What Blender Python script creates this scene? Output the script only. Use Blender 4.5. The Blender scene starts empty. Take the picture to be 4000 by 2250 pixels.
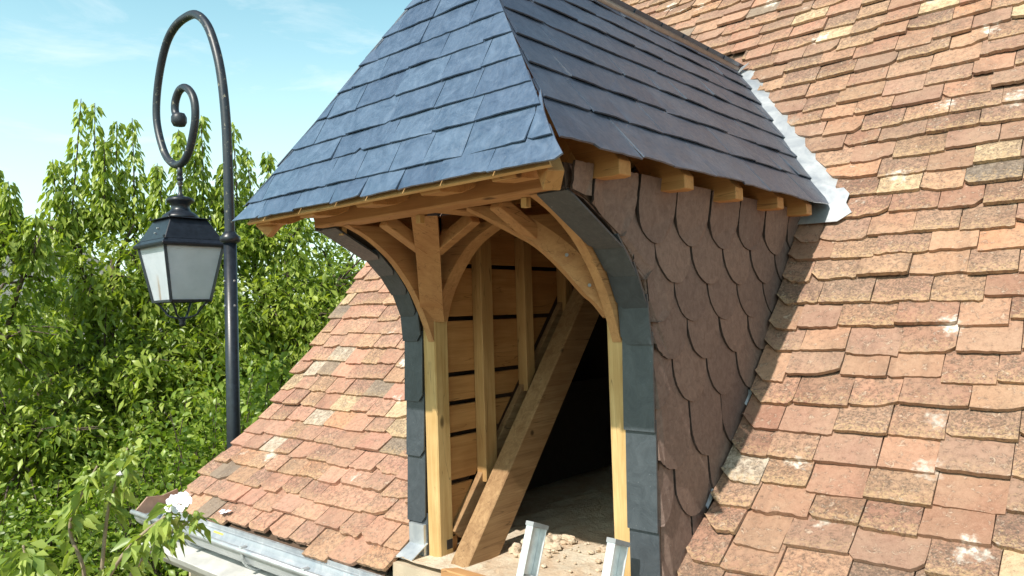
import bpy, bmesh, math, random
import numpy as np
from mathutils import Vector, Matrix
R = math.radians
S = 2.2            # metres per layout unit
Z0 = 3.8           # eye height above the ground
rnd = random.Random(7)
nrs = np.random.RandomState(11)
scene = bpy.context.scene
col = scene.collection

# ------------------------------------------------------------------ camera, sky, sun, exposure
cam_d = bpy.data.cameras.new('camera'); cam = bpy.data.objects.new('camera', cam_d); col.objects.link(cam)
scene.camera = cam
cam_d.sensor_width = 36.0; cam_d.lens = 36.0 * 2955.0 / 4000.0
cam_d.clip_start = 0.05; cam_d.clip_end = 4000
a, b, c = R(-41.26), R(1.92), R(-1.775)
fw = Vector((math.sin(a)*math.cos(b), math.cos(a)*math.cos(b), math.sin(b)))
rt = Vector((math.cos(a), -math.sin(a), 0)); up = rt.cross(fw)
r2 = rt*math.cos(c) + up*math.sin(c); u2 = -rt*math.sin(c) + up*math.cos(c)
cam.matrix_world = Matrix(((r2.x, u2.x, -fw.x, 0), (r2.y, u2.y, -fw.y, 0), (r2.z, u2.z, -fw.z, Z0), (0, 0, 0, 1)))

SUN = Vector((0.083, -0.885, 1.0)).normalized()
elev = math.asin(SUN.z); azim = math.atan2(SUN.x, SUN.y)
world = bpy.data.worlds.new('World'); scene.world = world; world.use_nodes = True
wn = world.node_tree.nodes; wl = world.node_tree.links
for n in list(wn): wn.remove(n)
def W(t, **k):
    n = wn.new(t)
    for q, v in k.items(): setattr(n, q, v)
    return n
sky = W('ShaderNodeTexSky', sky_type='NISHITA', sun_disc=False, sun_elevation=elev, sun_rotation=azim)
sky.air_density = 1.0; sky.dust_density = 1.2; sky.ozone_density = 1.0
bg = W('ShaderNodeBackground'); bg.inputs[1].default_value = 0.068
out = W('ShaderNodeOutputWorld')
tc = W('ShaderNodeTexCoord')
sep = W('ShaderNodeSeparateXYZ'); wl.new(tc.outputs['Generated'], sep.inputs[0])
mp = W('ShaderNodeMapping'); mp.inputs['Scale'].default_value = (1.1, 1.6, 5.5); mp.inputs['Rotation'].default_value = (0.25, 0.3, 0.5)
wl.new(tc.outputs['Generated'], mp.inputs[0])
nz = W('ShaderNodeTexNoise'); nz.inputs['Scale'].default_value = 3.0; nz.inputs['Detail'].default_value = 9; nz.inputs['Roughness'].default_value = .62
nz.inputs['Distortion'].default_value = .5
wl.new(mp.outputs[0], nz.inputs['Vector'])
cr = W('ShaderNodeMapRange'); cr.inputs[1].default_value = .52; cr.inputs[2].default_value = .74
wl.new(nz.outputs[0], cr.inputs[0])
# thicker thin cloud veil towards the horizon
hz = W('ShaderNodeMapRange'); hz.inputs[1].default_value = .02; hz.inputs[2].default_value = .42; hz.inputs[3].default_value = .62; hz.inputs[4].default_value = .0
hz.interpolation_type = 'SMOOTHSTEP'
wl.new(sep.outputs[2], hz.inputs[0])
mx = W('ShaderNodeMath', operation='MULTIPLY_ADD'); mx.inputs[1].default_value = .42; mx.use_clamp = True
wl.new(cr.outputs[0], mx.inputs[0]); wl.new(hz.outputs[0], mx.inputs[2])
tint = W('ShaderNodeMix', data_type='RGBA', blend_type='MULTIPLY'); tint.inputs[0].default_value = 1
tint.inputs[7].default_value = (3.3, 4.1, 3.05, 1)
tint.inputs[0].default_value = 1
low = W('ShaderNodeMapRange'); low.inputs[1].default_value = .38; low.inputs[2].default_value = .75; low.inputs[3].default_value = 1; low.inputs[4].default_value = 0
wl.new(sep.outputs[2], low.inputs[0]); wl.new(low.outputs[0], tint.inputs[0])
wl.new(sky.outputs[0], tint.inputs[6])
mixc = W('ShaderNodeMix', data_type='RGBA'); mixc.inputs[7].default_value = (14.0, 15.2, 15.4, 1)
wl.new(mx.outputs[0], mixc.inputs[0]); wl.new(tint.outputs[2], mixc.inputs[6])
wl.new(mixc.outputs[2], bg.inputs[0]); wl.new(bg.outputs[0], out.inputs[0])

sd = bpy.data.lights.new('sun', 'SUN'); sd.energy = 5.0; sd.angle = R(0.6); sd.color = (1.0, .95, .86)
so = bpy.data.objects.new('sun', sd); col.objects.link(so); so.location = (0, -5, 12)
so.rotation_euler = (-SUN).to_track_quat('-Z', 'Y').to_euler()
scene.view_settings.view_transform = 'Standard'; scene.view_settings.look = 'None'
scene.view_settings.gamma = 1; scene.view_settings.exposure = 0.24
scene.cycles.max_bounces = 8

# ------------------------------------------------------------------ materials
def mat(name):
    m = bpy.data.materials.new(name); m.use_nodes = True
    nt = m.node_tree; bs = nt.nodes['Principled BSDF']
    return m, nt, bs
def N(nt, t, **k):
    n = nt.nodes.new(t)
    for q, v in k.items(): setattr(n, q, v)
    return n
def noise(nt, vec, scale, detail=5, rough=.6, dist=0):
    n = N(nt, 'ShaderNodeTexNoise'); n.inputs['Scale'].default_value = scale; n.inputs['Detail'].default_value = detail
    n.inputs['Roughness'].default_value = rough; n.inputs['Distortion'].default_value = dist
    nt.links.new(vec, n.inputs['Vector']); return n.outputs[0]
def rng(nt, v, a, b, c=0., d=1.):
    n = N(nt, 'ShaderNodeMapRange'); nt.links.new(v, n.inputs[0])
    for i, q in enumerate((a, b, c, d)): n.inputs[i+1].default_value = q
    return n.outputs[0]
def mixc_(nt, f, A, B, mode='MIX'):
    n = N(nt, 'ShaderNodeMix', data_type='RGBA', blend_type=mode)
    for s, v in ((0, f), (6, A), (7, B)):
        if isinstance(v, (int, float)): n.inputs[s].default_value = v
        elif isinstance(v, tuple): n.inputs[s].default_value = (*v, 1)
        else: nt.links.new(v, n.inputs[s])
    return n.outputs[2]
def math_(nt, op, A, B=None, clamp=False):
    n = N(nt, 'ShaderNodeMath', operation=op, use_clamp=clamp)
    for s, v in ((0, A), (1, B)):
        if v is None: continue
        if isinstance(v, (int, float)): n.inputs[s].default_value = v
        else: nt.links.new(v, n.inputs[s])
    return n.outputs[0]
def bump(nt, bs, h, strength, dist):
    n = N(nt, 'ShaderNodeBump'); n.inputs['Strength'].default_value = strength; n.inputs['Distance'].default_value = dist
    nt.links.new(h, n.inputs['Height']); nt.links.new(n.outputs[0], bs.inputs['Normal'])
def coord(nt, scale=(1, 1, 1), rot=(0, 0, 0)):
    t = N(nt, 'ShaderNodeTexCoord'); m = N(nt, 'ShaderNodeMapping'); m.inputs['Scale'].default_value = scale; m.inputs['Rotation'].default_value = rot
    nt.links.new(t.outputs['Object'], m.inputs[0]); return m.outputs[0]

def plain(name, c, rough=.6, metal=0., var=.12, sc=20, bmp=.0, c2=None):
    m, nt, bs = mat(name); v = coord(nt)
    n = noise(nt, v, sc, 6)
    A = tuple(x*(1-var) for x in c); B = c2 or tuple(min(1, x*(1+var)) for x in c)
    nt.links.new(mixc_(nt, rng(nt, n, .35, .65), A, B), bs.inputs['Base Color'])
    bs.inputs['Roughness'].default_value = rough; bs.inputs['Metallic'].default_value = metal
    if bmp: bump(nt, bs, noise(nt, v, sc*3, 5), bmp, .004)
    return m

def wood(name, axis, c1, c2, knots=True):
    """sawn oak: grain stretched along `axis` (0,1,2 or a rotation for sloping timbers)."""
    m, nt, bs = mat(name)
    sc = [26, 26, 26]; rot = (0, 0, 0)
    if isinstance(axis, tuple): rot = axis; sc[1] = 1.6
    else: sc[axis] = 1.6
    v = coord(nt, tuple(sc), rot)
    g = noise(nt, v, 1.0, 7, .65, .9)
    g2 = noise(nt, v, 4.5, 4, .7, .3)
    big = noise(nt, coord(nt), 3.2, 3)
    f = math_(nt, 'ADD', math_(nt, 'MULTIPLY', g, .7), math_(nt, 'MULTIPLY', g2, .3))
    base = mixc_(nt, rng(nt, f, .36, .66), c1, c2)
    base = mixc_(nt, rng(nt, big, .42, .66, 0, .45), base, tuple(x*y for x, y in zip(c1, (.85, .72, .62))))
    if knots:
        vo = N(nt, 'ShaderNodeTexVoronoi'); vo.inputs['Scale'].default_value = 3.1
        vsc = [1.7, 1.7, 1.7]; 
        if not isinstance(axis, tuple): vsc[axis] = .8
        nt.links.new(coord(nt, tuple(vsc), rot), vo.inputs['Vector'])
        base = mixc_(nt, rng(nt, vo.outputs['Distance'], .085, .04), base, tuple(x*.35 for x in c1))
    # drying cracks
    cr_ = noise(nt, v, .9, 2, .4, .2)
    crk = rng(nt, math_(nt, 'ABSOLUTE', math_(nt, 'SUBTRACT', cr_, .47)), .006, .0, 0, .7)
    base = mixc_(nt, crk, base, tuple(x*.3 for x in c1))
    nt.links.new(base, bs.inputs['Base Color']); bs.inputs['Roughness'].default_value = .68
    bs.inputs['Specular IOR Level'].default_value = .3
    bump(nt, bs, f, .35, .004)
    return m
OAK1, OAK2 = (.50, .27, .10), (.74, .48, .22)
BRN1, BRN2 = (.40, .20, .085), (.57, .32, .14)
w_x = wood('oak_across', 0, BRN1, BRN2)
w_y = wood('oak_deep', 1, BRN1, BRN2)
w_z = wood('oak_upright', 2, (.46, .28, .105), (.70, .49, .23))
w_br = wood('oak_brace', (0, 0, R(45)), BRN1, BRN2, True)
w_pl = wood('pine_board', 1, (.35, .165, .055), (.52, .27, .10))
w_st = wood('pine_stud', 2, (.37, .20, .075), (.54, .33, .14))
w_ra = wood('oak_rafter', (R(-50), 0, 0), (.22, .12, .055), (.42, .26, .13))
w_li = wood('pine_batten', 0, (.56, .33, .13), (.70, .46, .21), False)
w_ta = wood('rafter_tail', 0, (.40, .20, .07), (.56, .31, .12), True)

def tile_mat():
    m, nt, bs = mat('clay_tile')
    at = N(nt, 'ShaderNodeAttribute', attribute_name='Col'); uv = N(nt, 'ShaderNodeUVMap'); uv.uv_map = 'UVMap'
    r = N(nt, 'ShaderNodeAttribute', attribute_name='rnd')
    su = N(nt, 'ShaderNodeSeparateXYZ'); nt.links.new(uv.outputs[0], su.inputs[0])
    v = coord(nt)
    fine = noise(nt, v, 110, 6, .75); mid = noise(nt, v, 42, 8, .72, .4); big = noise(nt, v, 5, 4)
    grit = noise(nt, v, 260, 3, .8)
    c = at.outputs[0]
    c = mixc_(nt, rng(nt, mid, .38, .68), c, mixc_(nt, 1., c, (.72, .66, .62), 'MULTIPLY'))
    c = mixc_(nt, rng(nt, big, .35, .7, 0, .4), c, (.50, .36, .25))
    # dark soot/moss freckles
    sp = rng(nt, math_(nt, 'ADD', mid, math_(nt, 'MULTIPLY', r.outputs[2], .19)), .55, .68, 0, .75)
    c = mixc_(nt, math_(nt, 'MULTIPLY', sp, rng(nt, fine, .38, .58)), c, (.085, .07, .058))
    runs = rng(nt, noise(nt, coord(nt, (1, .35, .35)), 6.5, 5, .6, .5), .54, .68, 0, .55)
    c = mixc_(nt, math_(nt, 'MULTIPLY', runs, rng(nt, fine, .3, .6, .4, 1)), c, (.17, .115, .085))
    # buff lichen film, stronger towards the lower edge of each tile
    edge = rng(nt, su.outputs[1], .42, .02)
    le = math_(nt, 'MULTIPLY', rng(nt, math_(nt, 'ADD', noise(nt, v, 75, 6, .78, .4), math_(nt, 'MULTIPLY', edge, .15)), .58, .68), rng(nt, r.outputs[2], .1, .8))
    c = mixc_(nt, math_(nt, 'MULTIPLY', le, .5), c, (.64, .44, .24))
    pale = rng(nt, noise(nt, v, 42, 7, .75, .8), .57, .66, 0, .75)
    c = mixc_(nt, pale, c, (.62, .47, .36))
    # round white crustose lichen spots
    vo = N(nt, 'ShaderNodeTexVoronoi'); vo.inputs['Scale'].default_value = 7.0
    wob = N(nt, 'ShaderNodeVectorMath', operation='ADD'); nv = N(nt, 'ShaderNodeTexNoise'); nv.inputs['Scale'].default_value = 38; nv.inputs['Detail'].default_value = 7
    nt.links.new(v, nv.inputs['Vector']); nm = N(nt, 'ShaderNodeVectorMath', operation='SCALE'); nm.inputs['Scale'].default_value = .13
    nt.links.new(nv.outputs[1], nm.inputs[0]); nt.links.new(v, wob.inputs[0]); nt.links.new(nm.outputs[0], wob.inputs[1]); nt.links.new(wob.outputs[0], vo.inputs['Vector'])
    sc2 = N(nt, 'ShaderNodeSeparateColor'); nt.links.new(vo.outputs['Color'], sc2.inputs[0])
    wh = math_(nt, 'MULTIPLY', rng(nt, vo.outputs['Distance'], .36, .16), rng(nt, sc2.outputs[0], .90, .94))
    wh = math_(nt, 'MULTIPLY', wh, rng(nt, mid, .40, .56, .15, 1))
    c = mixc_(nt, math_(nt, 'MULTIPLY', wh, .9), c, (.80, .75, .67))
    c = mixc_(nt, rng(nt, grit, .35, .65, 0, .35), c, mixc_(nt, 1., c, (.6, .55, .5), 'MULTIPLY'))
    nt.links.new(c, bs.inputs['Base Color']); bs.inputs['Roughness'].default_value = .88
    bs.inputs['Specular IOR Level'].default_value = .25
    h = math_(nt, 'ADD', math_(nt, 'MULTIPLY', mid, .6), math_(nt, 'MULTIPLY', fine, .4))
    bump(nt, bs, h, .9, .008)
    return m
def slate_mat(name, base, tintc, rough=.45, spec=.5, streak=.35, ls=13):
    m, nt, bs = mat(name)
    at = N(nt, 'ShaderNodeAttribute', attribute_name='rnd')
    v = coord(nt); vs = coord(nt, (1, 1, .35))
    lam = noise(nt, v, ls, 8, .72, 1.1); fine = noise(nt, vs, 75, 6, .7); 
    c = mixc_(nt, rng(nt, lam, .36, .66), base, tintc)
    c = mixc_(nt, rng(nt, at.outputs[2], 0, 1, 0, .85), c, mixc_(nt, 1., c, (.66, .68, .74), 'MULTIPLY'))
    sc_ = rng(nt, noise(nt, vs, 38, 8, .8, 2.0), .62, .72, 0, streak)
    c = mixc_(nt, sc_, c, tuple(min(1, x*1.9+.06) for x in base))
    wn_ = N(nt, 'ShaderNodeTexWhiteNoise') if False else None
    dots = rng(nt, noise(nt, v, 190, 2, .5), .74, .80, 0, .5)
    c = mixc_(nt, dots, c, (.55, .56, .56))
    nt.links.new(c, bs.inputs['Base Color'])
    nt.links.new(rng(nt, fine, .3, .7, rough-.08, rough+.16), bs.inputs['Roughness'])
    bs.inputs['Specular IOR Level'].default_value = spec
    bump(nt, bs, math_(nt, 'ADD', math_(nt, 'MULTIPLY', lam, .7), math_(nt, 'MULTIPLY', fine, .3)), .5, .006)
    return m
m_tile = tile_mat()
m_slate = slate_mat('roof_slate', (.060, .102, .168), (.130, .190, .280), .32, 1.0)  # lighter than the side copy: bright sheen painted into the base colour
m_slate_side = slate_mat('side_slate', (.036, .054, .086), (.066, .090, .132), .34, .9, .45)  # same slate, darker copy with the blue sky reflection painted in
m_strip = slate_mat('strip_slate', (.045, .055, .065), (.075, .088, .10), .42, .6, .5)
m_purple = slate_mat('cheek_slate_bounce', (.170, .110, .088), (.268, .182, .146), .6, .35, .5, 34)  # same slate again, warm bounce from the tiles painted in as purple-brown
m_gap_shade = plain('slate_gap_shade', (.045, .032, .028), .8, 0, .3, 60)  # shade of the gaps between cheek slates, painted on their side faces
def zinc_mat():
    m, nt, bs = mat('zinc'); v = coord(nt)
    n = noise(nt, v, 7, 7, .7, .6); n2 = noise(nt, v, 60, 5, .7)
    c = mixc_(nt, rng(nt, n, .35, .65), (.46, .50, .54), (.68, .70, .71))
    c = mixc_(nt, rng(nt, n2, .6, .75, 0, .5), c, (.36, .37, .37))
    nt.links.new(c, bs.inputs['Base Color']); bs.inputs['Metallic'].default_value = .55
    nt.links.new(rng(nt, n, .3, .7, .32, .55), bs.inputs['Roughness'])
    bump(nt, bs, n, .15, .004); return m
m_zinc = zinc_mat()
m_batten = plain('dark_batten', (.09, .055, .035), .9)
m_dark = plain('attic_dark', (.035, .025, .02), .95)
m_iron = plain('lamp_iron', (.014, .019, .028), .36, 0., .3, 30, .1)
def iron_mat():
    m, nt, bs = mat('lichened_iron'); v = coord(nt)
    c = mixc_(nt, rng(nt, noise(nt, v, 9, 5), .4, .65), (.016, .024, .036), (.032, .038, .046))
    li = rng(nt, noise(nt, v, 22, 7, .7, .4), .60, .66)
    c = mixc_(nt, math_(nt, 'MULTIPLY', li, .8), c, (.36, .34, .25))
    nt.links.new(c, bs.inputs['Base Color']); bs.inputs['Roughness'].default_value = .42
    bump(nt, bs, noise(nt, v, 80, 4), .2, .003); return m
m_iron_l = iron_mat()
def glass_mat():
    m, nt, bs = mat('frosted_glass'); v = coord(nt)
    c = mixc_(nt, rng(nt, noise(nt, v, 6, 4), .4, .7), (.88, .92, .97), (.78, .83, .88))
    bs.inputs['Roughness'].default_value = .3
    at = N(nt, 'ShaderNodeTexCoord'); sp = N(nt, 'ShaderNodeSeparateXYZ'); nt.links.new(at.outputs['UV'], sp.inputs[0])
    u = math_(nt, 'ABSOLUTE', math_(nt, 'SUBTRACT', math_(nt, 'ADD', sp.outputs[0], math_(nt, 'MULTIPLY', noise(nt, v, 30, 3), .08)), .43))
    st = math_(nt, 'MULTIPLY', rng(nt, u, .085, .01), rng(nt, sp.outputs[1], .52, .30))
    c = mixc_(nt, math_(nt, 'MULTIPLY', st, .55), c, (.48, .27, .10))
    nt.links.new(c, bs.inputs['Base Color'])
    tr = N(nt, 'ShaderNodeBsdfTranslucent'); nt.links.new(c, tr.inputs[0]); ms = N(nt, 'ShaderNodeMixShader'); ms.inputs[0].default_value = .5
    nt.links.new(bs.outputs[0], ms.inputs[1]); nt.links.new(tr.outputs[0], ms.inputs[2]); nt.links.new(ms.outputs[0], nt.nodes['Material Output'].inputs[0])
    bump(nt, bs, noise(nt, v, 170, 3), .6, .004); return m
m_glass = glass_mat()
def leaf_mat(name, c1, c2, trans=.35):
    m, nt, bs = mat(name)
    at = N(nt, 'ShaderNodeAttribute', attribute_name='rnd')
    c = mixc_(nt, at.outputs[2], c1, c2)
    nt.links.new(c, bs.inputs['Base Color']); bs.inputs['Roughness'].default_value = .38
    bs.inputs['Specular IOR Level'].default_value = .45
    tr = N(nt, 'ShaderNodeBsdfTranslucent'); nt.links.new(mixc_(nt, 1., c, (1.7, 1.8, .5), 'MULTIPLY'), tr.inputs[0])
    ms = N(nt, 'ShaderNodeMixShader'); ms.inputs[0].default_value = trans
    nt.links.new(bs.outputs[0], ms.inputs[1]); nt.links.new(tr.outputs[0], ms.inputs[2])
    nt.links.new(ms.outputs[0], nt.nodes['Material Output'].inputs[0]); return m
m_leaf = leaf_mat('cherry_leaf', (.095, .17, .024), (.45, .52, .105))
m_leaf2 = leaf_mat('hedge_leaf', (.08, .15, .022), (.32, .42, .07))
m_hib = leaf_mat('hibiscus_leaf', (.16, .25, .045), (.40, .47, .12), .3)
m_bark = plain('bark', (.09, .065, .05), .9, 0, .35, 14, .5)
m_stem = plain('pale_stem', (.30, .23, .16), .8, 0, .2, 30)
m_petal = plain('petal', (.82, .78, .88), .6, 0, .05, 30)
m_ground = plain('garden_ground', (.10, .12, .045), .95, 0, .5, 1.5, .5, (.26, .19, .12))
def floor_mat():
    m, nt, bs = mat('dusty_plaster'); v = coord(nt)
    n = noise(nt, v, 7, 8, .7, .4); n2 = noise(nt, v, 40, 7, .75)
    c = mixc_(nt, rng(nt, n, .38, .62), (.60, .44, .30), (.72, .62, .48))
    c = mixc_(nt, rng(nt, n2, .56, .66, 0, .7), c, (.40, .28, .18))
    nt.links.new(c, bs.inputs['Base Color']); bs.inputs['Roughness'].default_value = .95
    bump(nt, bs, math_(nt, 'ADD', n, n2), .9, .012); return m
m_floor = floor_mat()
m_white = plain('painted_cornice', (.48, .47, .45), .6, 0, .1, 8, .1, (.60, .59, .56))
m_render = plain('wall_render', (.55, .45, .33), .9, 0, .15, 6, .4)
m_alu = plain('aluminium', (.80, .80, .80), .38, .6, .08, 40)
m_cap = plain('grey_plastic', (.30, .31, .32), .6)
m_brick = plain('old_brick', (.30, .16, .12), .9, 0, .3, 5)
m_paint = plain('yellow_paint', (.78, .62, .10), .6)

# ------------------------------------------------------------------ mesh helpers
def T(p): return (p[0]*S, p[1]*S, p[2]*S + Z0)
class MB:
    """collects faces; coordinates in layout units unless metres=True"""
    def __init__(s, metres=False): s.v = []; s.f = []; s.col = []; s.r = []; s.uv = []; s.has = False; s.m = metres; s.mi = []
    def add(s, vs, fs, col=None, r=None, uvs=None, mi=0):
        o = len(s.v); s.v += [tuple(p) if s.m else T(p) for p in vs]
        for k, f in enumerate(fs):
            s.f.append([o+i for i in f]); s.col.append(col or (1, 1, 1)); s.r.append(.5 if r is None else r); s.mi.append(mi)
            s.uv.append([uvs[i] for i in f] if uvs else [(0, 0)]*len(f))
        return s
    def hexa(s, p, **k):
        """8 corners: bottom ring 0-3, top ring 4-7"""
        return s.add(p, [(3, 2, 1, 0), (4, 5, 6, 7), (0, 1, 5, 4), (1, 2, 6, 5), (2, 3, 7, 6), (3, 0, 4, 7)], **k)
    def box(s, x0, x1, y0, y1, z0, z1, **k):
        return s.hexa([(x0, y0, z0), (x1, y0, z0), (x1, y1, z0), (x0, y1, z0), (x0, y0, z1), (x1, y0, z1), (x1, y1, z1), (x0, y1, z1)], **k)
    def beam(s, A, B, w, h, upv=(0, 0, 1), **k):
        """bar with A-B as its centre line, width w (sideways), height h"""
        A = Vector(A); B = Vector(B); d = (B-A).normalized(); sd = d.cross(Vector(upv)).normalized()*(w/2); u = sd.cross(d).normalized()*(h/2)
        return s.hexa([A-sd-u, A+sd-u, B+sd-u, B-sd-u, A-sd+u, A+sd+u, B+sd+u, B-sd+u], **k)
    def prism(s, poly, off, **k):
        """extrude a closed polygon (list of 3d points) by off"""
        n = len(poly); off = Vector(off); top = [tuple(Vector(p)+off) for p in poly]
        fs = [tuple(range(n-1, -1, -1)), tuple(range(n, 2*n))] + [(i, (i+1) % n, n+(i+1) % n, n+i) for i in range(n)]
        return s.add(list(poly)+top, fs, **k)
    def strip(s, A, B, off, **k):
        """two polylines of equal length A, B, thickened by off"""
        n = len(A); off = Vector(off)
        for i in range(n-1):
            q = [A[i], A[i+1], B[i+1], B[i]]
            s.hexa([Vector(p) for p in q] + [Vector(p)+off for p in q], **k)
        return s
    def tube(s, pts, rad, n=10, cap=True, **k):
        pts = [Vector(p) for p in pts]; m = len(pts)
        if not isinstance(rad, (list, tuple)): rad = [rad]*m
        prev = None; vs = []
        for i, p in enumerate(pts):
            d = (pts[min(i+1, m-1)]-pts[max(i-1, 0)]).normalized()
            if prev is None: prev = d.orthogonal().normalized()
            prev = (prev - d*prev.dot(d)).normalized(); q = d.cross(prev)
            for j in range(n):
                t = 2*math.pi*j/n; vs.append(p + (prev*math.cos(t)+q*math.sin(t))*rad[i])
        fs = [(i*n+j, i*n+(j+1) % n, (i+1)*n+(j+1) % n, (i+1)*n+j) for i in range(m-1) for j in range(n)]
        if cap: fs += [tuple(range(n-1, -1, -1)), tuple((m-1)*n+j for j in range(n))]
        return s.add(vs, fs, **k)
    def lathe(s, cx, cy, prof, n=24, **k):
        vs = [(cx+r*math.cos(2*math.pi*j/n), cy+r*math.sin(2*math.pi*j/n), z) for r, z in prof for j in range(n)]; m = len(prof)
        fs = [(i*n+j, i*n+(j+1) % n, (i+1)*n+(j+1) % n, (i+1)*n+j) for i in range(m-1) for j in range(n)]
        fs += [tuple(range(n-1, -1, -1)), tuple((m-1)*n+j for j in range(n))]
        return s.add(vs, fs, **k)
def origin(o):
    p = Vector(); q = o
    while q: p += q.location; q = q.parent
    return p
def part(name, mb, m, parent=None, bevel=0, smooth=False, base=None):
    me = bpy.data.meshes.new(name)
    o0 = origin(parent) if parent else Vector((0, 0, 0))
    loc = Vector((0, 0, 0)) if base is None else Vector(base) - o0
    off = o0 + loc
    me.from_pydata([(x-off.x, y-off.y, z-off.z) for x, y, z in mb.v], [], mb.f)
    uvl = me.uv_layers.new(name='UVMap'); uvl.data.foreach_set('uv', [q for f in mb.uv for p in f for q in p])
    ca = me.attributes.new('Col', 'FLOAT_COLOR', 'FACE'); ca.data.foreach_set('color', [q for cc in mb.col for q in (*cc, 1.)])
    ra = me.attributes.new('rnd', 'FLOAT', 'FACE'); ra.data.foreach_set('value', mb.r)
    for q in (m if isinstance(m, (list, tuple)) else [m]): me.materials.append(q)
    me.polygons.foreach_set('material_index', mb.mi)
    me.update()
    if smooth: me.polygons.foreach_set('use_smooth', [True]*len(me.polygons))
    o = bpy.data.objects.new(name, me); col.objects.link(o); o.location = loc
    if parent: o.parent = parent
    if not smooth:
        bm = bmesh.new(); bm.from_mesh(me); bmesh.ops.recalc_face_normals(bm, faces=bm.faces); bm.to_mesh(me); bm.free()
    if bevel:
        md = o.modifiers.new('edge', 'BEVEL'); md.width = bevel; md.segments = 1; md.limit_method = 'ANGLE'; md.angle_limit = R(40)
    return o
def thing(name, label, cat, loc, group=None):
    o = bpy.data.objects.new(name, None); col.objects.link(o); o.location = loc
    o['label'] = label; o['category'] = cat
    if group: o['group'] = group
    return o
def tag(o, label=None, cat=None, group=None, kind=None):
    for k, v in (('label', label), ('category', cat), ('group', group), ('kind', kind)):
        if v: o[k] = v
    return o

# ------------------------------------------------------------------ main roof profile (layout units)
PROF = [(.915, -.495), (1.03, -.409), (1.201, -.281), (1.336, -.144), (1.443, -.013), (1.572, .144), (1.985, .648), (2.95, 1.824)]
SL = [0]
for (y0, z0), (y1, z1) in zip(PROF, PROF[1:]): SL.append(SL[-1]+math.hypot(y1-y0, z1-z0))
def roofz(y):
    for (y0, z0), (y1, z1) in zip(PROF, PROF[1:]):
        if y <= y1: break
    return z0+(z1-z0)*(y-y0)/(y1-y0)
def slope_at(s):
    """point and unit up-slope direction, slightly smoothed at the bends"""
    def P(q):
        q = max(0, min(SL[-1], q))
        for i in range(len(SL)-1):
            if q <= SL[i+1]+1e-9: break
        t = (q-SL[i])/(SL[i+1]-SL[i]); return Vector((0, PROF[i][0]+t*(PROF[i+1][0]-PROF[i][0]), PROF[i][1]+t*(PROF[i+1][1]-PROF[i][1])))
    d = (P(s+.05)-P(s-.05)).normalized()
    return P(s), d
CX = -.8825                       # dormer centre line
# outline of the dormer cut-out in the tiles: y -> right-hand border x
VAL = [(0, -.597), (1.60, -.597), (1.601, -.50), (1.664, -.536), (1.696, -.565), (1.739, -.613), (1.776, -.650), (1.872, -.746), (1.949, -.816), (2.023, -.8825)]
def border(y):
    if y >= 2.023: return None
    for (y0, x0), (y1, x1) in zip(VAL, VAL[1:]):
        if y <= y1: return x0+(x1-x0)*(y-y0)/(y1-y0)
XL, XR = -2.07, .62
house = thing('house', 'old house with a steep weathered clay tile roof, zinc gutter and white cornice', 'house', T((-.9, .95, -Z0/S)))
EXPO = .0555
s_ref = None
for i in range(400):
    p, d = slope_at(i*.005)
    if p.y >= 1.4525: s_ref = i*.005; break
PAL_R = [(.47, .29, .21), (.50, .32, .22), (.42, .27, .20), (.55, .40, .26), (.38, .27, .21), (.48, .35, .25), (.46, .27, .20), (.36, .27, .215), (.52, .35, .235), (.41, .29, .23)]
PAL_L = [(.54, .33, .25), (.58, .37, .27), (.52, .31, .25), (.62, .44, .28), (.48, .32, .26), (.57, .35, .26), (.60, .39, .30), (.49, .30, .24)]
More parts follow.
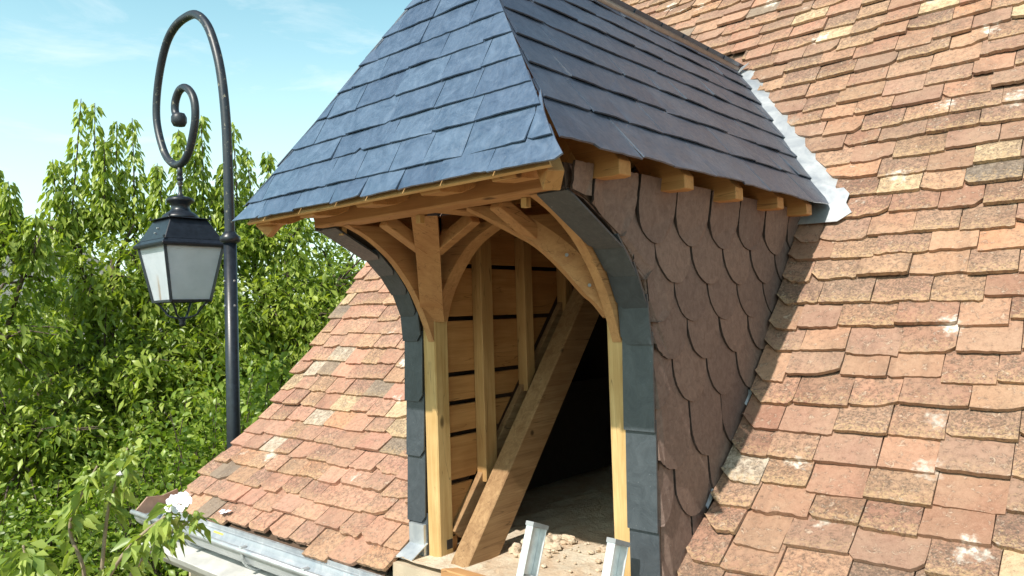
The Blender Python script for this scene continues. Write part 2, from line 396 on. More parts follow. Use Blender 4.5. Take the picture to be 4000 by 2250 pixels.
def add_tile(mb, x0, x1, s, side, clipl=0., clipr=0., skew=False):
    w = x1-x0; p0, d = slope_at(s+.03); nrm = Vector((0, -d.z, d.y)); p0, _ = slope_at(s)
    L = EXPO*1.62; th = .0074+rnd.random()*.0024
    js = rnd.gauss(0, .0030); yaw = rnd.gauss(0, .018); h0 = .0138+rnd.gauss(0, .0013); h1 = .0012; roll = rnd.gauss(0, .0010)
    if rnd.random() < .05: js -= .010; yaw *= 2.5
    if rnd.random() < .04: h0 += .004
    ph = rnd.random()*9; ph2 = rnd.random()*9; am = .0003 if rnd.random() < .82 else .0016
    big = rnd.random(); chip = rnd.choice((0, 1)) if rnd.random() < .10 else None
    cr = .006+rnd.random()*.004; crl = clipl or (rnd.random()*.016 if rnd.random() < .09 else cr*.15); crr = clipr or (rnd.random()*.016 if rnd.random() < .09 else cr*.15)
    nu, nv = 12, 3
    top = []; uv = []
    for j in range(nv+1):
        v = j/nv
        for i in range(nu+1):
            u = i/nu; du = (u-.5)*w
            vv = v*L; e = 0
            if j == 0:
                e = am*(math.sin(u*9+ph)+.6*math.sin(u*23+ph2)) + rnd.gauss(0, .0005)
                if u*w < crl and not skew: e += crl-u*w
                if (1-u)*w < crr: e += crr-(1-u)*w
                if chip == 0 and u < .42: e += (.42-u)*.03
                if chip == 1 and u > .6: e += (u-.6)*.03
            q = vv+e+js+yaw*du*(1-.0)
            h = h0+(h1-h0)*v + roll*(u-.5)*2 - .0006*abs(2*u-1)**3*(1-v) + .0006*math.sin(u*5+ph)*math.sin(v*4+ph2)
            X = x0+u*w + (rnd.gauss(0, .0004) if i in (0, nu) else 0)
            pt = Vector((X, p0.y, p0.z)) + d*q + nrm*(h-.0095)
            if skew:
                xl_ = border(min(2.02, pt.y)) if side > 0 else 2*CX-border(min(2.02, pt.y))
                if side > 0: pt.x = x1-(x1-xl_)*(x1-X)/(x1-x0)
                else: pt.x = x0+(xl_-x0)*(X-x0)/(x1-x0)
            top.append(pt); uv.append((u, v))
    n = (nu+1)*(nv+1); bot = [t - nrm*(th*(1 if k >= nu+1 else .92)) for k, t in enumerate(top)]
    fs = [(j*(nu+1)+i, j*(nu+1)+i+1, (j+1)*(nu+1)+i+1, (j+1)*(nu+1)+i) for j in range(nv) for i in range(nu)]
    fs += [(n+i, n+i+1, i+1, i) for i in range(nu)]
    fs += [(n+(j+1)*(nu+1), n+j*(nu+1), j*(nu+1), (j+1)*(nu+1)) for j in range(nv)]
    fs += [(n+j*(nu+1)+nu, n+(j+1)*(nu+1)+nu, (j+1)*(nu+1)+nu, j*(nu+1)+nu) for j in range(nv)]
    fs.append((n, n+(nu+1)*nv, n+(nu+1)*nv+nu, n+nu))
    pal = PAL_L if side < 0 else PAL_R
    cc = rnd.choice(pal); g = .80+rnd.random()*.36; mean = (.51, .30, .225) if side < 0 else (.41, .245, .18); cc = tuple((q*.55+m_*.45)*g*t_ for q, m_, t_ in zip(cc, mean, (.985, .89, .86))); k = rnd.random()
    if k < .025: cc = (.66, .49, .31)
    elif k < .045: cc = (.58, .31, .19)
    elif k < .075: cc = (.27, .22, .18)
    elif k < .087: cc = (.58, .50, .41)
    mb.add(top+bot, fs, col=cc, r=rnd.random(), uvs=uv+uv)
tiles = MB(); deck = MB()
k0 = int(s_ref/EXPO)
row = 0; s = s_ref - k0*EXPO
if s > .03: s -= EXPO
while s < SL[-1]-.02:
    p, d = slope_at(max(0, s)); y = p.y; bx = border(y + .004); sag = .0
    spans = [(XL, XR, 0)] if bx is None else [(XL, 2*CX-bx-.0, -1), (bx, XR, 1)]
    if bx is not None and y < 1.6: spans[0] = (XL, -1.163+.003, -1)
    pA, dA = slope_at(max(0, s)); pB, dB = slope_at(min(SL[-1], s+EXPO))
    for (xa, xb, sd) in spans:
        xlo = xa + (.012 if sd == 1 else .004); xhi = xb - (.012 if sd == -1 else .004)
        deck.add([(xlo, pA.y, pA.z-.020), (xhi, pA.y, pA.z-.020), (xhi, pB.y, pB.z-.020), (xlo, pB.y, pB.z-.020)], [(0, 1, 2, 3)])
        xx = xa + (rnd.gauss(0, .006) if sd != 1 else rnd.gauss(.004, .003)); first = True
        ph = (row % 2)*.5
        while xx < xb-.012:
            w = rnd.uniform(.072, .097)
            if rnd.random() < .05: w *= 1.25
            if first: w *= (.55+.5*ph + rnd.random()*.25)
            x1 = xx+w
            if xb-x1 < .035 and sd != 0: x1 = xb
            x1 = min(x1, xb)
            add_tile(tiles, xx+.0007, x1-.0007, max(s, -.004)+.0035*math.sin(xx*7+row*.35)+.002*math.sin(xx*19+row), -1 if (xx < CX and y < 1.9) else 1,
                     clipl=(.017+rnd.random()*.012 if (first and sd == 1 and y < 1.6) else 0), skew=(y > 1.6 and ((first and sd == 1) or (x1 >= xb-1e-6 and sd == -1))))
            xx = x1; first = False
    row += 1; s += EXPO
part('roof_tiles', tiles, m_tile, house)
# back slope, gables and walls close the attic
zr = PROF[-1][1]; yr = PROF[-1][0]
deck.add([(XL, yr, zr-.012), (XR, yr, zr-.012), (XR, yr+2.05, -.5), (XL, yr+2.05, -.5)], [(0, 1, 2, 3)])
part('roof_battens', deck, m_batten, house)
rc = MB(); rc.tube([(XL, yr, zr+.01), (XR, yr, zr+.01)], .045, 10); part('ridge_tiles', rc, m_tile, house, smooth=True)
wl_ = MB(); zg = -Z0/S
yb = yr+2.0
wl_.box(XL+.05, -1.166, .955, 1.05, zg, -.505); wl_.box(-.598, XR-.05, .955, 1.05, zg, -.505); wl_.box(-1.163, -.601, .95, 1.05, zg, -.474)
for xg in (XL+.05, XR-.11):
    wl_.prism([(xg, 1.054, zg), (xg, yb-.066, zg), (xg, yb-.066, -.50), (xg, yr, zr-.09), (xg, 1.4, roofz(1.4)-.055), (xg, 1.054, roofz(1.054)-.05)], (.06, 0, 0))
wl_.box(XL+.05, XR-.05, yb-.06, yb, zg, -.50)
part('wall', wl_, m_render, house)
fl = MB(); nx, ny = 26, 30
fx = [XL+.12+(XR-.17-XL)*i/nx for i in range(nx+1)]
gx = [-1.162+.56*i/nx for i in range(nx+1)]
pts = [(x, .953+1.99*j/ny, -.4665+.006*rnd.random()) for j in range(ny+1) for x in gx]
fl.add(pts, [(j*(nx+1)+i, j*(nx+1)+i+1, (j+1)*(nx+1)+i+1, (j+1)*(nx+1)+i) for j in range(ny) for i in range(nx)])
fl.box(XL+.11, -1.163, 1.06, yb-.07, -.50, -.475); fl.box(-.601, XR-.12, 1.06, yb-.07, -.50, -.475)
fl.box(-1.163, -.601, 2.96, yb-.07, -.50, -.475)
part('attic_floor', fl, m_floor, house)
pt_ = MB(); pt_.box(XL+.115, XR-.115, 1.95, 1.965, -.46, .50); pt_.box(-1.30, -1.29, 1.30, 1.94, -.46, -.20); part('attic_bounce_blocker', pt_, m_dark, house)  # added dark walls that block bounce light inside the attic
# old rafters: the one seen inside the opening and its neighbours
def house_rafter(xa, xb, y0, y1, dz=0.):
    m_ = MB(); z = lambda y: -.345+1.25*(y-1.086)+dz
    ym = 1.50; ze = lambda y: roofz(y)-.040
    m_.prism([(xa, y0, z(y0)), (xa, ym, min(z(ym), .175)), (xa, y1, ze(y1)), (xa, y1, ze(y1)-.112), (xa, ym, min(z(ym), .175)-.112), (xa, y0, z(y0)-.112)], (xb-xa, 0, 0))
    return part('rafter', m_, w_ra, house, bevel=.004)
house_rafter(-1.045, -1.0, .985, 2.2, 0)
# gutter
gut = MB(); gy, gz, gr = .882, -.494, .040
xs = [-2.09, -1.145]
A = []
for th in [math.pi*k/10 for k in range(11)]:
    A.append((gy-gr*math.cos(th), gz-gr*math.sin(th)))
for (y0, z0), (y1, z1) in zip(A, A[1:]):
    gut.hexa([(xs[0], y0, z0), (xs[1], y0, z0), (xs[1], y1, z1), (xs[0], y1, z1), (xs[0], gy+(y0-gy)*.95, gz+(z0-gz)*.95), (xs[1], gy+(y0-gy)*.95, gz+(z0-gz)*.95), (xs[1], gy+(y1-gy)*.95, gz+(z1-gz)*.95), (xs[0], gy+(y1-gy)*.95, gz+(z1-gz)*.95)])
gut.hexa([(xs[0], .917, -.506), (xs[1], .917, -.506), (xs[1], .936, -.502), (xs[0], .936, -.502), (xs[0], .917, -.503), (xs[1], .917, -.503), (xs[1], .936, -.499), (xs[0], .936, -.499)])
for xe in xs:
    gut.prism([(xe, y, z) for y, z in A], (.003, 0, 0))
go = part('gutter', gut, m_zinc, house)
bd = MB(); bd.tube([(xs[0]-.003, gy-gr-.002, gz+.003), (xs[1]+.003, gy-gr-.002, gz+.003)], .0062, 10); part('gutter_bead', bd, m_zinc, go, smooth=True)
for xk in (-1.985, -1.79, -1.53, -1.295, -1.17):
    k_ = MB(); pl = [(xk, gy-(gr+.004)*math.cos(t), gz-(gr+.004)*math.sin(t)) for t in [math.pi*q/12*1.0 for q in range(13)]]
    pl = [(xk, gy-gr+.008, gz+.012), (xk, gy-gr-.006, gz+.012)] + pl
    for P1, P2 in zip(pl, pl[1:]):
        k_.hexa([(xk-.005, P1[1], P1[2]), (xk+.005, P1[1], P1[2]), (xk+.005, P2[1], P2[2]), (xk-.005, P2[1], P2[2])] + [(xk-.005, P1[1], P1[2]-.0035), (xk+.005, P1[1], P1[2]-.0035), (xk+.005, P2[1]-.001, P2[2]-.0035), (xk-.005, P2[1]-.001, P2[2]-.0035)])
    part('gutter_bracket', k_, m_zinc, go)
yp = MB(); yp.prism([(-1.80, .9195, -.508), (-1.755, .9195, -.508), (-1.755, .9145, -.514), (-1.80, .9145, -.514)], (0, -.0012, .0008)); part('paint_patch', yp, m_paint, go)
co = MB()
co.prism([(-2.0, .822, -.553), (-2.0, .955, -.538), (-2.0, .955, -.62), (-2.0, .90, -.62), (-2.0, .885, -.60), (-2.0, .85, -.592), (-2.0, .83, -.57)], (.835, 0, 0))
part('cornice', co, m_white, house, bevel=.003)
co2 = MB(); co2.prism([(-.595, .822, -.553), (-.595, .955, -.538), (-.595, .955, -.62), (-.595, .90, -.62), (-.595, .85, -.592)], (1.15, 0, 0)); part('cornice', co2, m_white, house)
# curved end board of the eaves at the verge
eb = MB(); eb.prism([(-2.085, .845, -.487), (-2.085, .875, -.458), (-2.085, .915, -.462), (-2.085, .955, -.452), (-2.085, .965, -.485), (-2.085, .93, -.50), (-2.085, .86, -.50)], (.006, 0, 0))
part('eaves_end_board', eb, plain('rusty_zinc', (.42, .27, .20), .6, .2, .2, 12), house)

# ------------------------------------------------------------------ dormer
dormer = thing('dormer', 'new oak dormer with a hipped slate roof jutting over its open arched front', 'dormer', T((CX, 1.0, -.47)))
def mirx(x): return 2*CX-x
# posts
def post(x0, x1):
    m_ = MB(); m_.box(x0, x1, 1.0, 1.036, -.56, .163); return part('post', m_, w_z, dormer, bevel=.005)
post(-1.114, -1.08); post(-.681, -.647)
# small mortise at the foot of the left post
mo = MB(); mo.box(-1.0802, -1.0792, 1.017, 1.032, -.452, -.434); part('mortise', mo, m_dark, dormer)
bm_ = MB(); bm_.box(-1.155, -.610, .783, .828, .164, .199); part('front_beam', bm_, w_x, dormer, bevel=.006)
for x0 in (-1.155, -.655):
    m_ = MB(); m_.box(x0, x0+.045, .829, 1.62, .165, .198); part('wall_plate', m_, w_y, dormer, bevel=.005)
m_ = MB(); m_.box(-.905, -.865, .829, 1.02, .168, .192); part('centre_tie', m_, w_y, dormer, bevel=.004)
m_ = MB(); m_.box(-1.109, -.656, 1.037, 1.075, .166, .198); part('cross_beam', m_, w_x, dormer, bevel=.004)
# curved braces
def brace(lo, hi, thick, m=w_br, nm='curved_brace'):
    b_ = MB(); b_.strip(lo, hi, thick); return part(nm, b_, m, dormer)
dlo = [(-.682, 1.0, -.012), (-.694, .986, .012), (-.705, .975, .026), (-.725, .955, .060), (-.745, .935, .090), (-.764, .916, .112), (-.799, .881, .141), (-.833, .847, .166)]
dhi = [(-.676, 1.0, .018), (-.684, .994, .040), (-.693, .987, .060), (-.708, .972, .086), (-.724, .956, .108), (-.742, .938, .128), (-.768, .912, .152), (-.790, .890, .168)]
def smooth_pl(P, n=4):
    o = []
    P = [Vector(p) for p in P]
    for i in range(len(P)-1):
        p0, p1, p2, p3 = P[max(i-1, 0)], P[i], P[i+1], P[min(i+2, len(P)-1)]
        for k in range(n):
            t = k/n; o.append(.5*((2*p1)+(p2-p0)*t+(2*p0-5*p1+4*p2-p3)*t*t+(3*p1-p0-3*p2+p3)*t**3))
    return o+[P[-1]]
dlo = smooth_pl(dlo); dhi = smooth_pl(dhi)
th = Vector((.017, -.017, 0))
brace([p-th*.9 for p in dlo], [p-th*.9 for p in dhi], th*1.8)
ml = lambda L: [Vector((mirx(p.x), p.y, p.z)) for p in L]
th2 = Vector((-.017, -.017, 0))
brace([p-th2*.9 for p in ml(dlo)], [p-th2*.9 for p in ml(dhi)], th2*1.8)
# arch halves between the posts
alo = smooth_pl([(-1.078, 1.0, -.012), (-1.067, 1.0, .021), (-1.05, 1.0, .054), (-1.022, 1.0, .092), (-.988, 1.0, .125), (-.955, 1.0, .145), (-.914, 1.0, .162), (-.884, 1.0, .170)])
ahi = [Vector((-1.080+(p.x+1.080)*.18, 1.0, p.z+.01)) if p.z < .06 else Vector((-1.080+(p.x+1.080)*(.18+.82*min(1, (p.z-.06)/.10)), 1.0, min(.166+.004, p.z+.05))) for p in alo]
ahi = [Vector((-1.080+(p.x+1.078)*.45, 1.0, min(.1655, p.z+.045+.05*(i/len(alo))))) for i, p in enumerate(alo)]
brace([p+Vector((0, .001, 0)) for p in alo], [p+Vector((0, .001, 0)) for p in ahi], Vector((0, .033, 0)), w_x)
brace([p+Vector((0, .001, 0)) for p in ml(alo)], [p+Vector((0, .001, 0)) for p in ml(ahi)], Vector((0, .033, 0)), w_x)
# side braces under the wall plates
slo = smooth_pl([(-1.08, .998, -.05), (-1.08, .978, -.003), (-1.08, .954, .043), (-1.08, .927, .079), (-1.08, .896, .111), (-1.08, .849, .143), (-1.08, .803, .163)])
shi = [Vector((-1.08, min(.999, p.y+.035+.05*max(0, p.z*4)), min(.1645, p.z+.06))) for p in slo]
brace(slo, shi, Vector((-.016, 0, 0)), w_y)
brace([Vector((-.669, p.y, p.z)) for p in slo], [Vector((-.669, p.y, p.z)) for p in shi], Vector((.0165, 0, 0)), w_y)
# short struts tying the diagonal braces to the beam and the centre tie
def strut(A, B, w=.026, h=.026): 
    m_ = MB(); m_.beam(A, B, w, h); return part('strut', m_, w_br, dormer, bevel=.003)
for f_ in (lambda q: q, mirx):
    strut((f_(-1.013), .920, .119), (f_(-1.012), .829, .166), .022, .022)
    strut((f_(-1.000), .935, .119), (f_(-.902), .935, .168), .022, .022)
for P_ in ((-.724, .954, .088), (-.700, .978, .040)):
    m_ = MB(); q_ = Vector(P_)+Vector((.0155, -.0155, 0)); m_.tube([q_, q_+Vector((.002, -.002, 0))], .0028, 8); part('screw', m_, m_cap, dormer)
# pegs
for (x, y) in ((-1.122, .822), (-.914, .822), (-.690, .822)):
    m_ = MB(); m_.box(x-.005, x+.005, y-.005, y+.005, .150, .1635); part('peg', m_, w_z, dormer)
# cheek front curve (y,z)
CUR = [(1.002, -.60), (1.003, -.30), (1.003, -.045), (.997, .005), (.985, .033), (.971, .056), (.940, .091), (.899, .124), (.847, .152), (.815, .164), (.800, .1645)]
def cur_y(z):
    if z <= -.045: return 1.003
    if z >= .16: return .80
    for (y0, z0), (y1, z1) in zip(CUR, CUR[1:]):
        if z <= z1 and z1 > z0: return y0+(y1-y0)*(z-z0)/(z1-z0)
    return .80
def slate_shape(mb, outline, off, jag=.0006, **k):
    mb.prism([Vector(p)+Vector((rnd.gauss(0, jag) if abs(off[0]) < 1e-4 else 0, rnd.gauss(0, jag), rnd.gauss(0, jag))) for p in outline], off, **k)
for side in (1, -1):
    ck = thing_name = None
    xo = -.6095 if side == 1 else -1.1555
    X = lambda q: q if side == 1 else mirx(q)
    # backing of the cheek
    m_ = MB(); ys = [cur_y(z) for z in [-.55, -.3, -.045, .0, .03, .06, .09, .12, .15]]
    zz = [-.55, -.3, -.045, .0, .03, .06, .09, .12, .15]
    poly = [(X(-.613), y+.003, z) for y, z in zip(ys, zz)] + [(X(-.613), .80, .20), (X(-.613), 1.60, .20), (X(-.613), 1.44, -.03), (X(-.613), 1.33, -.17), (X(-.613), 1.19, -.31), (X(-.613), 1.03, -.45), (X(-.613), 1.01, -.55)]
    m_.prism(poly, (-.006*side, 0, 0)); cheek = part('cheek', m_, m_batten, dormer)
    ps = MB()
    rows = [(.100, 1.017), (.040, 1.074), (-.021, 1.012), (-.082, 1.050), (-.152, .998), (-.244, 1.045), (-.330, .99), (-.42, 1.04)]
    for ri, (zt, ys0) in reversed(list(enumerate(rows))):
        yy = ys0-.1145*3
        nxt = rows[ri-1][0] if ri else .25
        top = min(.199, zt+.19 if ri else .199)
        if ri >= 5: top = zt+.22
        lay = ri % 2
        while yy < 1.75:
            w = .1125*rnd.uniform(.955, .985); yc = yy+rnd.gauss(0, .0008); ztt = zt+rnd.gauss(0, .0015); r_ = w/2; el = rnd.uniform(.95, 1.15)
            out_ = []
            for q in range(13):
                t = math.pi*q/12; out_.append((yc-r_*math.cos(t), ztt+r_*el-r_*el*math.sin(t)))
            hp = [(y, z) for y, z in out_]
            zs = [ztt+r_*el+(top-ztt-r_*el)*k/6 for k in range(1, 7)]
            hp = hp + [(yc+r_, z) for z in zs] + [(yc-r_, z) for z in reversed(zs)]
            hp = [(y, min(.199, max(z, roofz(y)-.035))) for y, z in hp]
            dense = []
            for (ya_, za_), (yb2, zb2_) in zip(hp, hp[1:]+hp[:1]):
                k_n = max(1, int(math.hypot(yb2-ya_, zb2_-za_)/.004))
                dense += [(ya_+(yb2-ya_)*q/k_n, za_+(zb2_-za_)*q/k_n) for q in range(k_n)]
            ins = [y >= cur_y(z)-.0005 for y, z in dense]
            if not any(ins): yy += .1145; continue
            if all(ins): cl = hp
            else:
                st_ = next(i for i in range(len(dense)) if ins[i] and not ins[i-1]); dense = dense[st_:]+dense[:st_]; ins = ins[st_:]+ins[:st_]
                cl = []; i = 0
                while i < len(dense):
                    if ins[i]: cl.append(dense[i]); i += 1; continue
                    j = i
                    while j < len(dense) and not ins[j]: j += 1
                    zA_ = dense[i][1]; zB_ = dense[j % len(dense)][1]
                    for q in range(9):
                        zq_ = zA_+(zB_-zA_)*q/8; cl.append((cur_y(zq_)-.0004, zq_))
                    i = j
            if max(y for y, z in cl)-min(y for y, z in cl) > .012 and min(y for y, z in cl) < 1.58 and max(z-roofz(y) for y, z in cl) > .01:
                tilt = lambda z: .0105*(1-(z-ztt)/(top-ztt)) + .0012+lay*.0006
                base = [(xo+side*(tilt(z)*(.22 if (z < .158 and y < cur_y(z)+.0015) else 1)+(.020*max(0, z-ztt-.02)/(.199-ztt-.02) if ri == 0 else 0)+rnd.gauss(0, .00012)), y+rnd.gauss(0, .0005), z+rnd.gauss(0, .0005)) for y, z in cl]
                base = [(xo+side*(p[0]-xo)*side, p[1], p[2]) for p in base]
                keep = [base[0]]
                for p in base[1:]:
                    if (Vector(p)-Vector(keep[-1])).length > .0012: keep.append(p)
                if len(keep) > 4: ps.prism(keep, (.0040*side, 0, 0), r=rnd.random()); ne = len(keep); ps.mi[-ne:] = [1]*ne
            yy += .1145
    part('cheek_slates', ps, [m_purple, m_gap_shade], cheek)
    # slates covering the front edge of the cheek
    st = MB(); xa, xb = (-.650, -.5985) if side == 1 else (-1.1665, -1.1145)
    joints = [-.56, -.30, -.165, -.045] if side == -1 else [-.56, -.33, -.185, -.05]
    arc = [(1.003, -.56)]
    path = [Vector((0, y, z)) for y, z in CUR[1:]]
    path = [Vector((0, 1.003, -.56))] + smooth_pl(path, 3)
    cum = [0]
    for p, q in zip(path, path[1:]): cum.append(cum[-1]+(q-p).length)
    def at(s_):
        s_ = max(0, min(cum[-1]-1e-6, s_))
        for i in range(len(cum)-1):
            if s_ <= cum[i+1]: break
        t = (s_-cum[i])/max(1e-9, cum[i+1]-cum[i]); return path[i].lerp(path[i+1], t), (path[i+1]-path[i]).normalized()
    if side == -1: bots = [.02, .158, .286, .393, .513, .565, .615, .665, .712]
    else: bots = [.03, .225, .375, .508, .567, .625, .682]
    for bi, sb in enumerate(bots):
        se = (bots[bi+1] if bi+1 < len(bots) else cum[-1]-.02)+.018
        P0, t0 = at(sb); P1, t1 = at(min(se, cum[-1])); n0 = Vector((0, -t0.z, t0.y))*-1
        dirv = (P1-P0).normalized(); nn = Vector((0, -dirv.z, dirv.y)); 
        ho = .0062; x0j, x1j = xa+rnd.gauss(0, .001), xb+rnd.gauss(0, .0008)
        cl = .013
        A0 = P0+nn*ho; A1 = P1+nn*.0008; up_ = (A1-A0)
        k = cl/up_.length
        if side == -1: poly = [(x0j, 0), (x1j-.011, 0), (x1j, k), (x1j, 1), (x0j, 1)]
        else: poly = [(x0j+.011*(1 if bi > 2 else .1), 0), (x1j, 0), (x1j, 1), (x0j, 1), (x0j, k*(1 if bi > 2 else .1))]
        mid = []
        for (x, v) in poly:
            p = A0+up_*v; mid.append((x+rnd.gauss(0, .0004), p.y, p.z))
        st.prism(mid, tuple(nn*.0032), r=rnd.random())
    part('edge_slates', st, m_strip, cheek)
    for (nx_, s_) in ((xa+.012, cum[-1]-.012), (xb-.012, cum[-1]-.016), ((xa+xb)/2, bots[1]+.02)):
        P0, t0 = at(s_); nn = Vector((0, -t0.z, t0.y)); c0 = Vector((nx_, P0.y, P0.z))+nn*.004
        nl = MB(); nl.tube([c0, c0+nn*.0036], .0016, 8); part('nail', nl, m_zinc, cheek)
    # timber core behind the edge slates
    m_ = MB(); lo = [Vector((xa+.003, p.y+.0015, p.z+.001)) for p in path]; hi = [Vector((xa+.003, p.y+.02, min(.1995, p.z+.02))) for p in path]
    m_.strip(lo, hi, (xb-xa-.006, 0, 0)); part('edge_board', m_, m_batten, cheek)
    # boards and studs of the inner face
    gaps = [.196, .100, -.007, -.118, -.175, -.237, -.33, -.43, -.56]
    for bi in range(len(gaps)-1):
        gz0, gz1 = gaps[bi+1], gaps[bi]; h = .0085 if bi not in (0,) else .006
        za, zb_ = gz0+(.0045 if bi+1 < len(gaps)-1 else 0), gz1-(.0045 if bi else 0)
        if bi == 6: za -= .004
        yf = 1.037
        lim = lambda z: (z+.345)/1.25+1.086 + .01
        m_ = MB(); y1a, y1b = max(yf+.01, lim(za)), max(yf+.02, lim(zb_))
        m_.prism([(X(-.675), yf, za), (X(-.675), y1a, za), (X(-.675), y1b, zb_), (X(-.675), yf, zb_)], (.009*side, 0, 0))
        part('board', m_, w_pl, cheek, bevel=.002)
    for (ya, yb_, zb0) in ((1.116, 1.151, -.31), (1.253, 1.281, -.14), (1.40, 1.427, .03)):
        m_ = MB(); xs_ = X(-.6755); xe_ = X(-.7015)
        m_.prism([(xs_, ya, zb0-.03), (xs_, yb_, zb0+.01), (xs_, yb_, .166), (xs_, ya, .166)], (xe_-xs_, 0, 0))
        part('stud', m_, w_st, cheek, bevel=.003)
    # sloping rail along the old rafter (left side shows it)
    m_ = MB(); m_.beam((X(-.684), 1.045, -.43), (X(-.684), 1.45, .06), .014, .03); part('rail', m_, w_ra, cheek, bevel=.002)
# roof planes: F = front, sides
ZT = .648
def fy(z): return .6846+.503*(z-.174)
def hx(z): return -.5157-.755*(z-.174)+ (0 if z < .44 else -.0)      # right hip x
def sx(z): return -.5357-.775*(z-.2006)                               # side plane x
# sheathing
m_ = MB()
pk = (CX, fy(ZT), ZT-.012)
m_.prism([(hx(.174)-.026, fy(.178)+.005, .172), (mirx(hx(.174)-.026), fy(.178)+.005, .172), (CX, fy(ZT)+.012, ZT-.06)], (0, .0045, -.0022))
for sgn in (1, -1):
    X = (lambda q: q) if sgn == 1 else mirx
    m_.prism([(X(sx(.245)), .760, .238), (X(sx(.245)), 1.60, .238), (X(CX), 1.97, ZT-.007), (X(CX), fy(ZT)+.05, ZT-.007)], (-.0048*sgn, 0, -.0037))
part('roof_boards', m_, w_li, dormer)
sl = MB()
def slate(o, du, dv, nrm, W, L, th=.0026, jag=.0011, bl=0, top_clip=None):
    """one slate: o = lower left corner, du across, dv up-slope"""
    n = max(4, int(W/.012)); vs = []
    ph = rnd.random()*7
    low = [(i/n*W, abs(rnd.gauss(0, jag))+.0006*math.sin(i*.7+ph)) for i in range(n+1)]
    if rnd.random() < .22:
        e = rnd.choice((0, 1)); low = [(u, v + (max(0, .012-(u if e == 0 else W-u)))*.8) for u, v in low]
    ts = [W*rnd.uniform(-.0015, .0015), rnd.uniform(-.001, .001)]
    return low
def lay_plane(mb, P, dv, nrm, rows, xl, xr, along, wmin, wmax, seed, lift=.0075):
    """rows: list of v distances (z values); P(z, t) gives surface point, t along axis"""
    rr = random.Random(seed)
    for k in range(len(rows)-1):
        z0, z1 = rows[k], rows[k+1]; zt = z0+(z1-z0)*1.55
        t0, t1 = xl(z0), xr(z0); t = t0; first = True
        while t < t1-1e-4:
            w = rr.uniform(wmin, wmax)
            if first: w *= rr.uniform(.45, 1.0)
            te = t+w
            if t1-te < wmin*.4: te = t1
            n = max(3, int((te-t)/.010)); zj = rr.gauss(0, .0009); lf = lift*rr.uniform(.85, 1.2); tw = rr.gauss(0, .0011); bow = rr.uniform(0, .0018)
            ch = rr.random(); e = rr.choice((0, 1)); cs = rr.uniform(.004, .013)
            low = []; 
            for i in range(n+1):
                u = t+(te-t)*i/n; dz = abs(rr.gauss(0, .0005))
                if ch < .15:
                    q = (u-t) if e == 0 else (te-u); dz += max(0, cs-q)*.55
                low.append((min(max(u, t+.0006), te-.0006), z0+zj+dz, lf+tw*(i/n-.5)*2+bow*math.sin(math.pi*i/n)))
            # top edge clipped to the plane's borders at zt
            a0 = max(t, xl(zt)) if t > xl(z0)+1e-6 else xl(zt); a1 = min(te, xr(zt)) if te < xr(z0)-1e-6 else xr(zt)
            if a1 < a0: a0 = a1 = (a0+a1)/2
            m0 = z0+(z1-z0)*.8
            midL = max(t+.0006, xl(m0)) if not (t <= xl(z0)+1e-6) else xl(m0); midR = min(te-.0006, xr(m0)) if te < xr(z0)-1e-6 else xr(m0)
            if midR < midL: midR = midL = (midL+midR)/2
            up_ = [(midR, m0, lf*.55), (a1, zt, .0010), (a0, zt, .0010), (midL, m0, lf*.55)]
            vs = [Vector(P(z, u))+nrm*h for u, z, h in low+up_]; nn = len(vs)
            th = .0024
            bt = [p-nrm*th for p in vs]
            # faces: fan between low edge and mid line, then quad
            L_ = n+1; R1, R2, L2, L1 = L_, L_+1, L_+2, L_+3
            fs = []
            for i in range(n):
                pass
            fs.append(tuple(range(0, L_))+(R1, L1)); fs.append((L1, R1, R2, L2))
            fs += [(nn+i, nn+i+1, i+1, i) for i in range(n)]
            fs += [(nn+n, nn+R1, R1, n), (nn+R1, nn+R2, R2, R1), (nn+L1, nn+0, 0, L1), (nn+L2, nn+L1, L1, L2)]
            mb.add(vs+bt, fs, r=rr.random()); t = te; first = False
# front slope
dF = Vector((0, .503, 1)).normalized(); nF = Vector((0, -dF.z, dF.y))
rowsF = [.174, .2069, .255, .2957, .3435, .3906, .4353, .482, .528, .573, .612, .646, .66]
fr = MB()
lay_plane(fr, lambda z, t: (t, fy(z), z), dF, nF, rowsF, lambda z: mirx(hx(min(z, .655))), lambda z: hx(min(z, .655)), 'x', .068, .112, 5, .0052)
part('front_slates', fr, m_slate, dormer)
rowsS = [.2006, .268, .330, .390, .449, .508, .566, .622, .650]
vb = [(.2095, 1.600), (.215, 1.622), (.277, 1.710), (.338, 1.763), (.394, 1.799), (.442, 1.840), (.494, 1.883), (.553, 1.947), (.628, 1.975), (.70, 2.02)]
def vby(z):
    if z <= vb[0][0]: return vb[0][1]
    for (z0, y0), (z1, y1) in zip(vb, vb[1:]):
        if z <= z1: return y0+(y1-y0)*(z-z0)/(z1-z0)
    return vb[-1][1]
for sgn in (1, -1):
    X = (lambda q: q) if sgn == 1 else mirx
    nS = Vector((1*sgn, 0, .775)).normalized(); sd_ = MB()
    ext = .006 if sgn == 1 else -.004
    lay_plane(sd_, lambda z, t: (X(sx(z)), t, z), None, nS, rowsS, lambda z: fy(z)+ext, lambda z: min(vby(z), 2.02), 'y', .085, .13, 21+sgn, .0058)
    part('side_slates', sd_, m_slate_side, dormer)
# ridge cap in zinc
rd = MB(); rd.tube([(CX, fy(ZT)-.01, ZT+.003), (CX, 2.0, ZT+.003)], .010, 8); part('ridge_cap', rd, plain('aged_ridge_zinc', (.34, .27, .23), .5, .3), dormer, smooth=True)
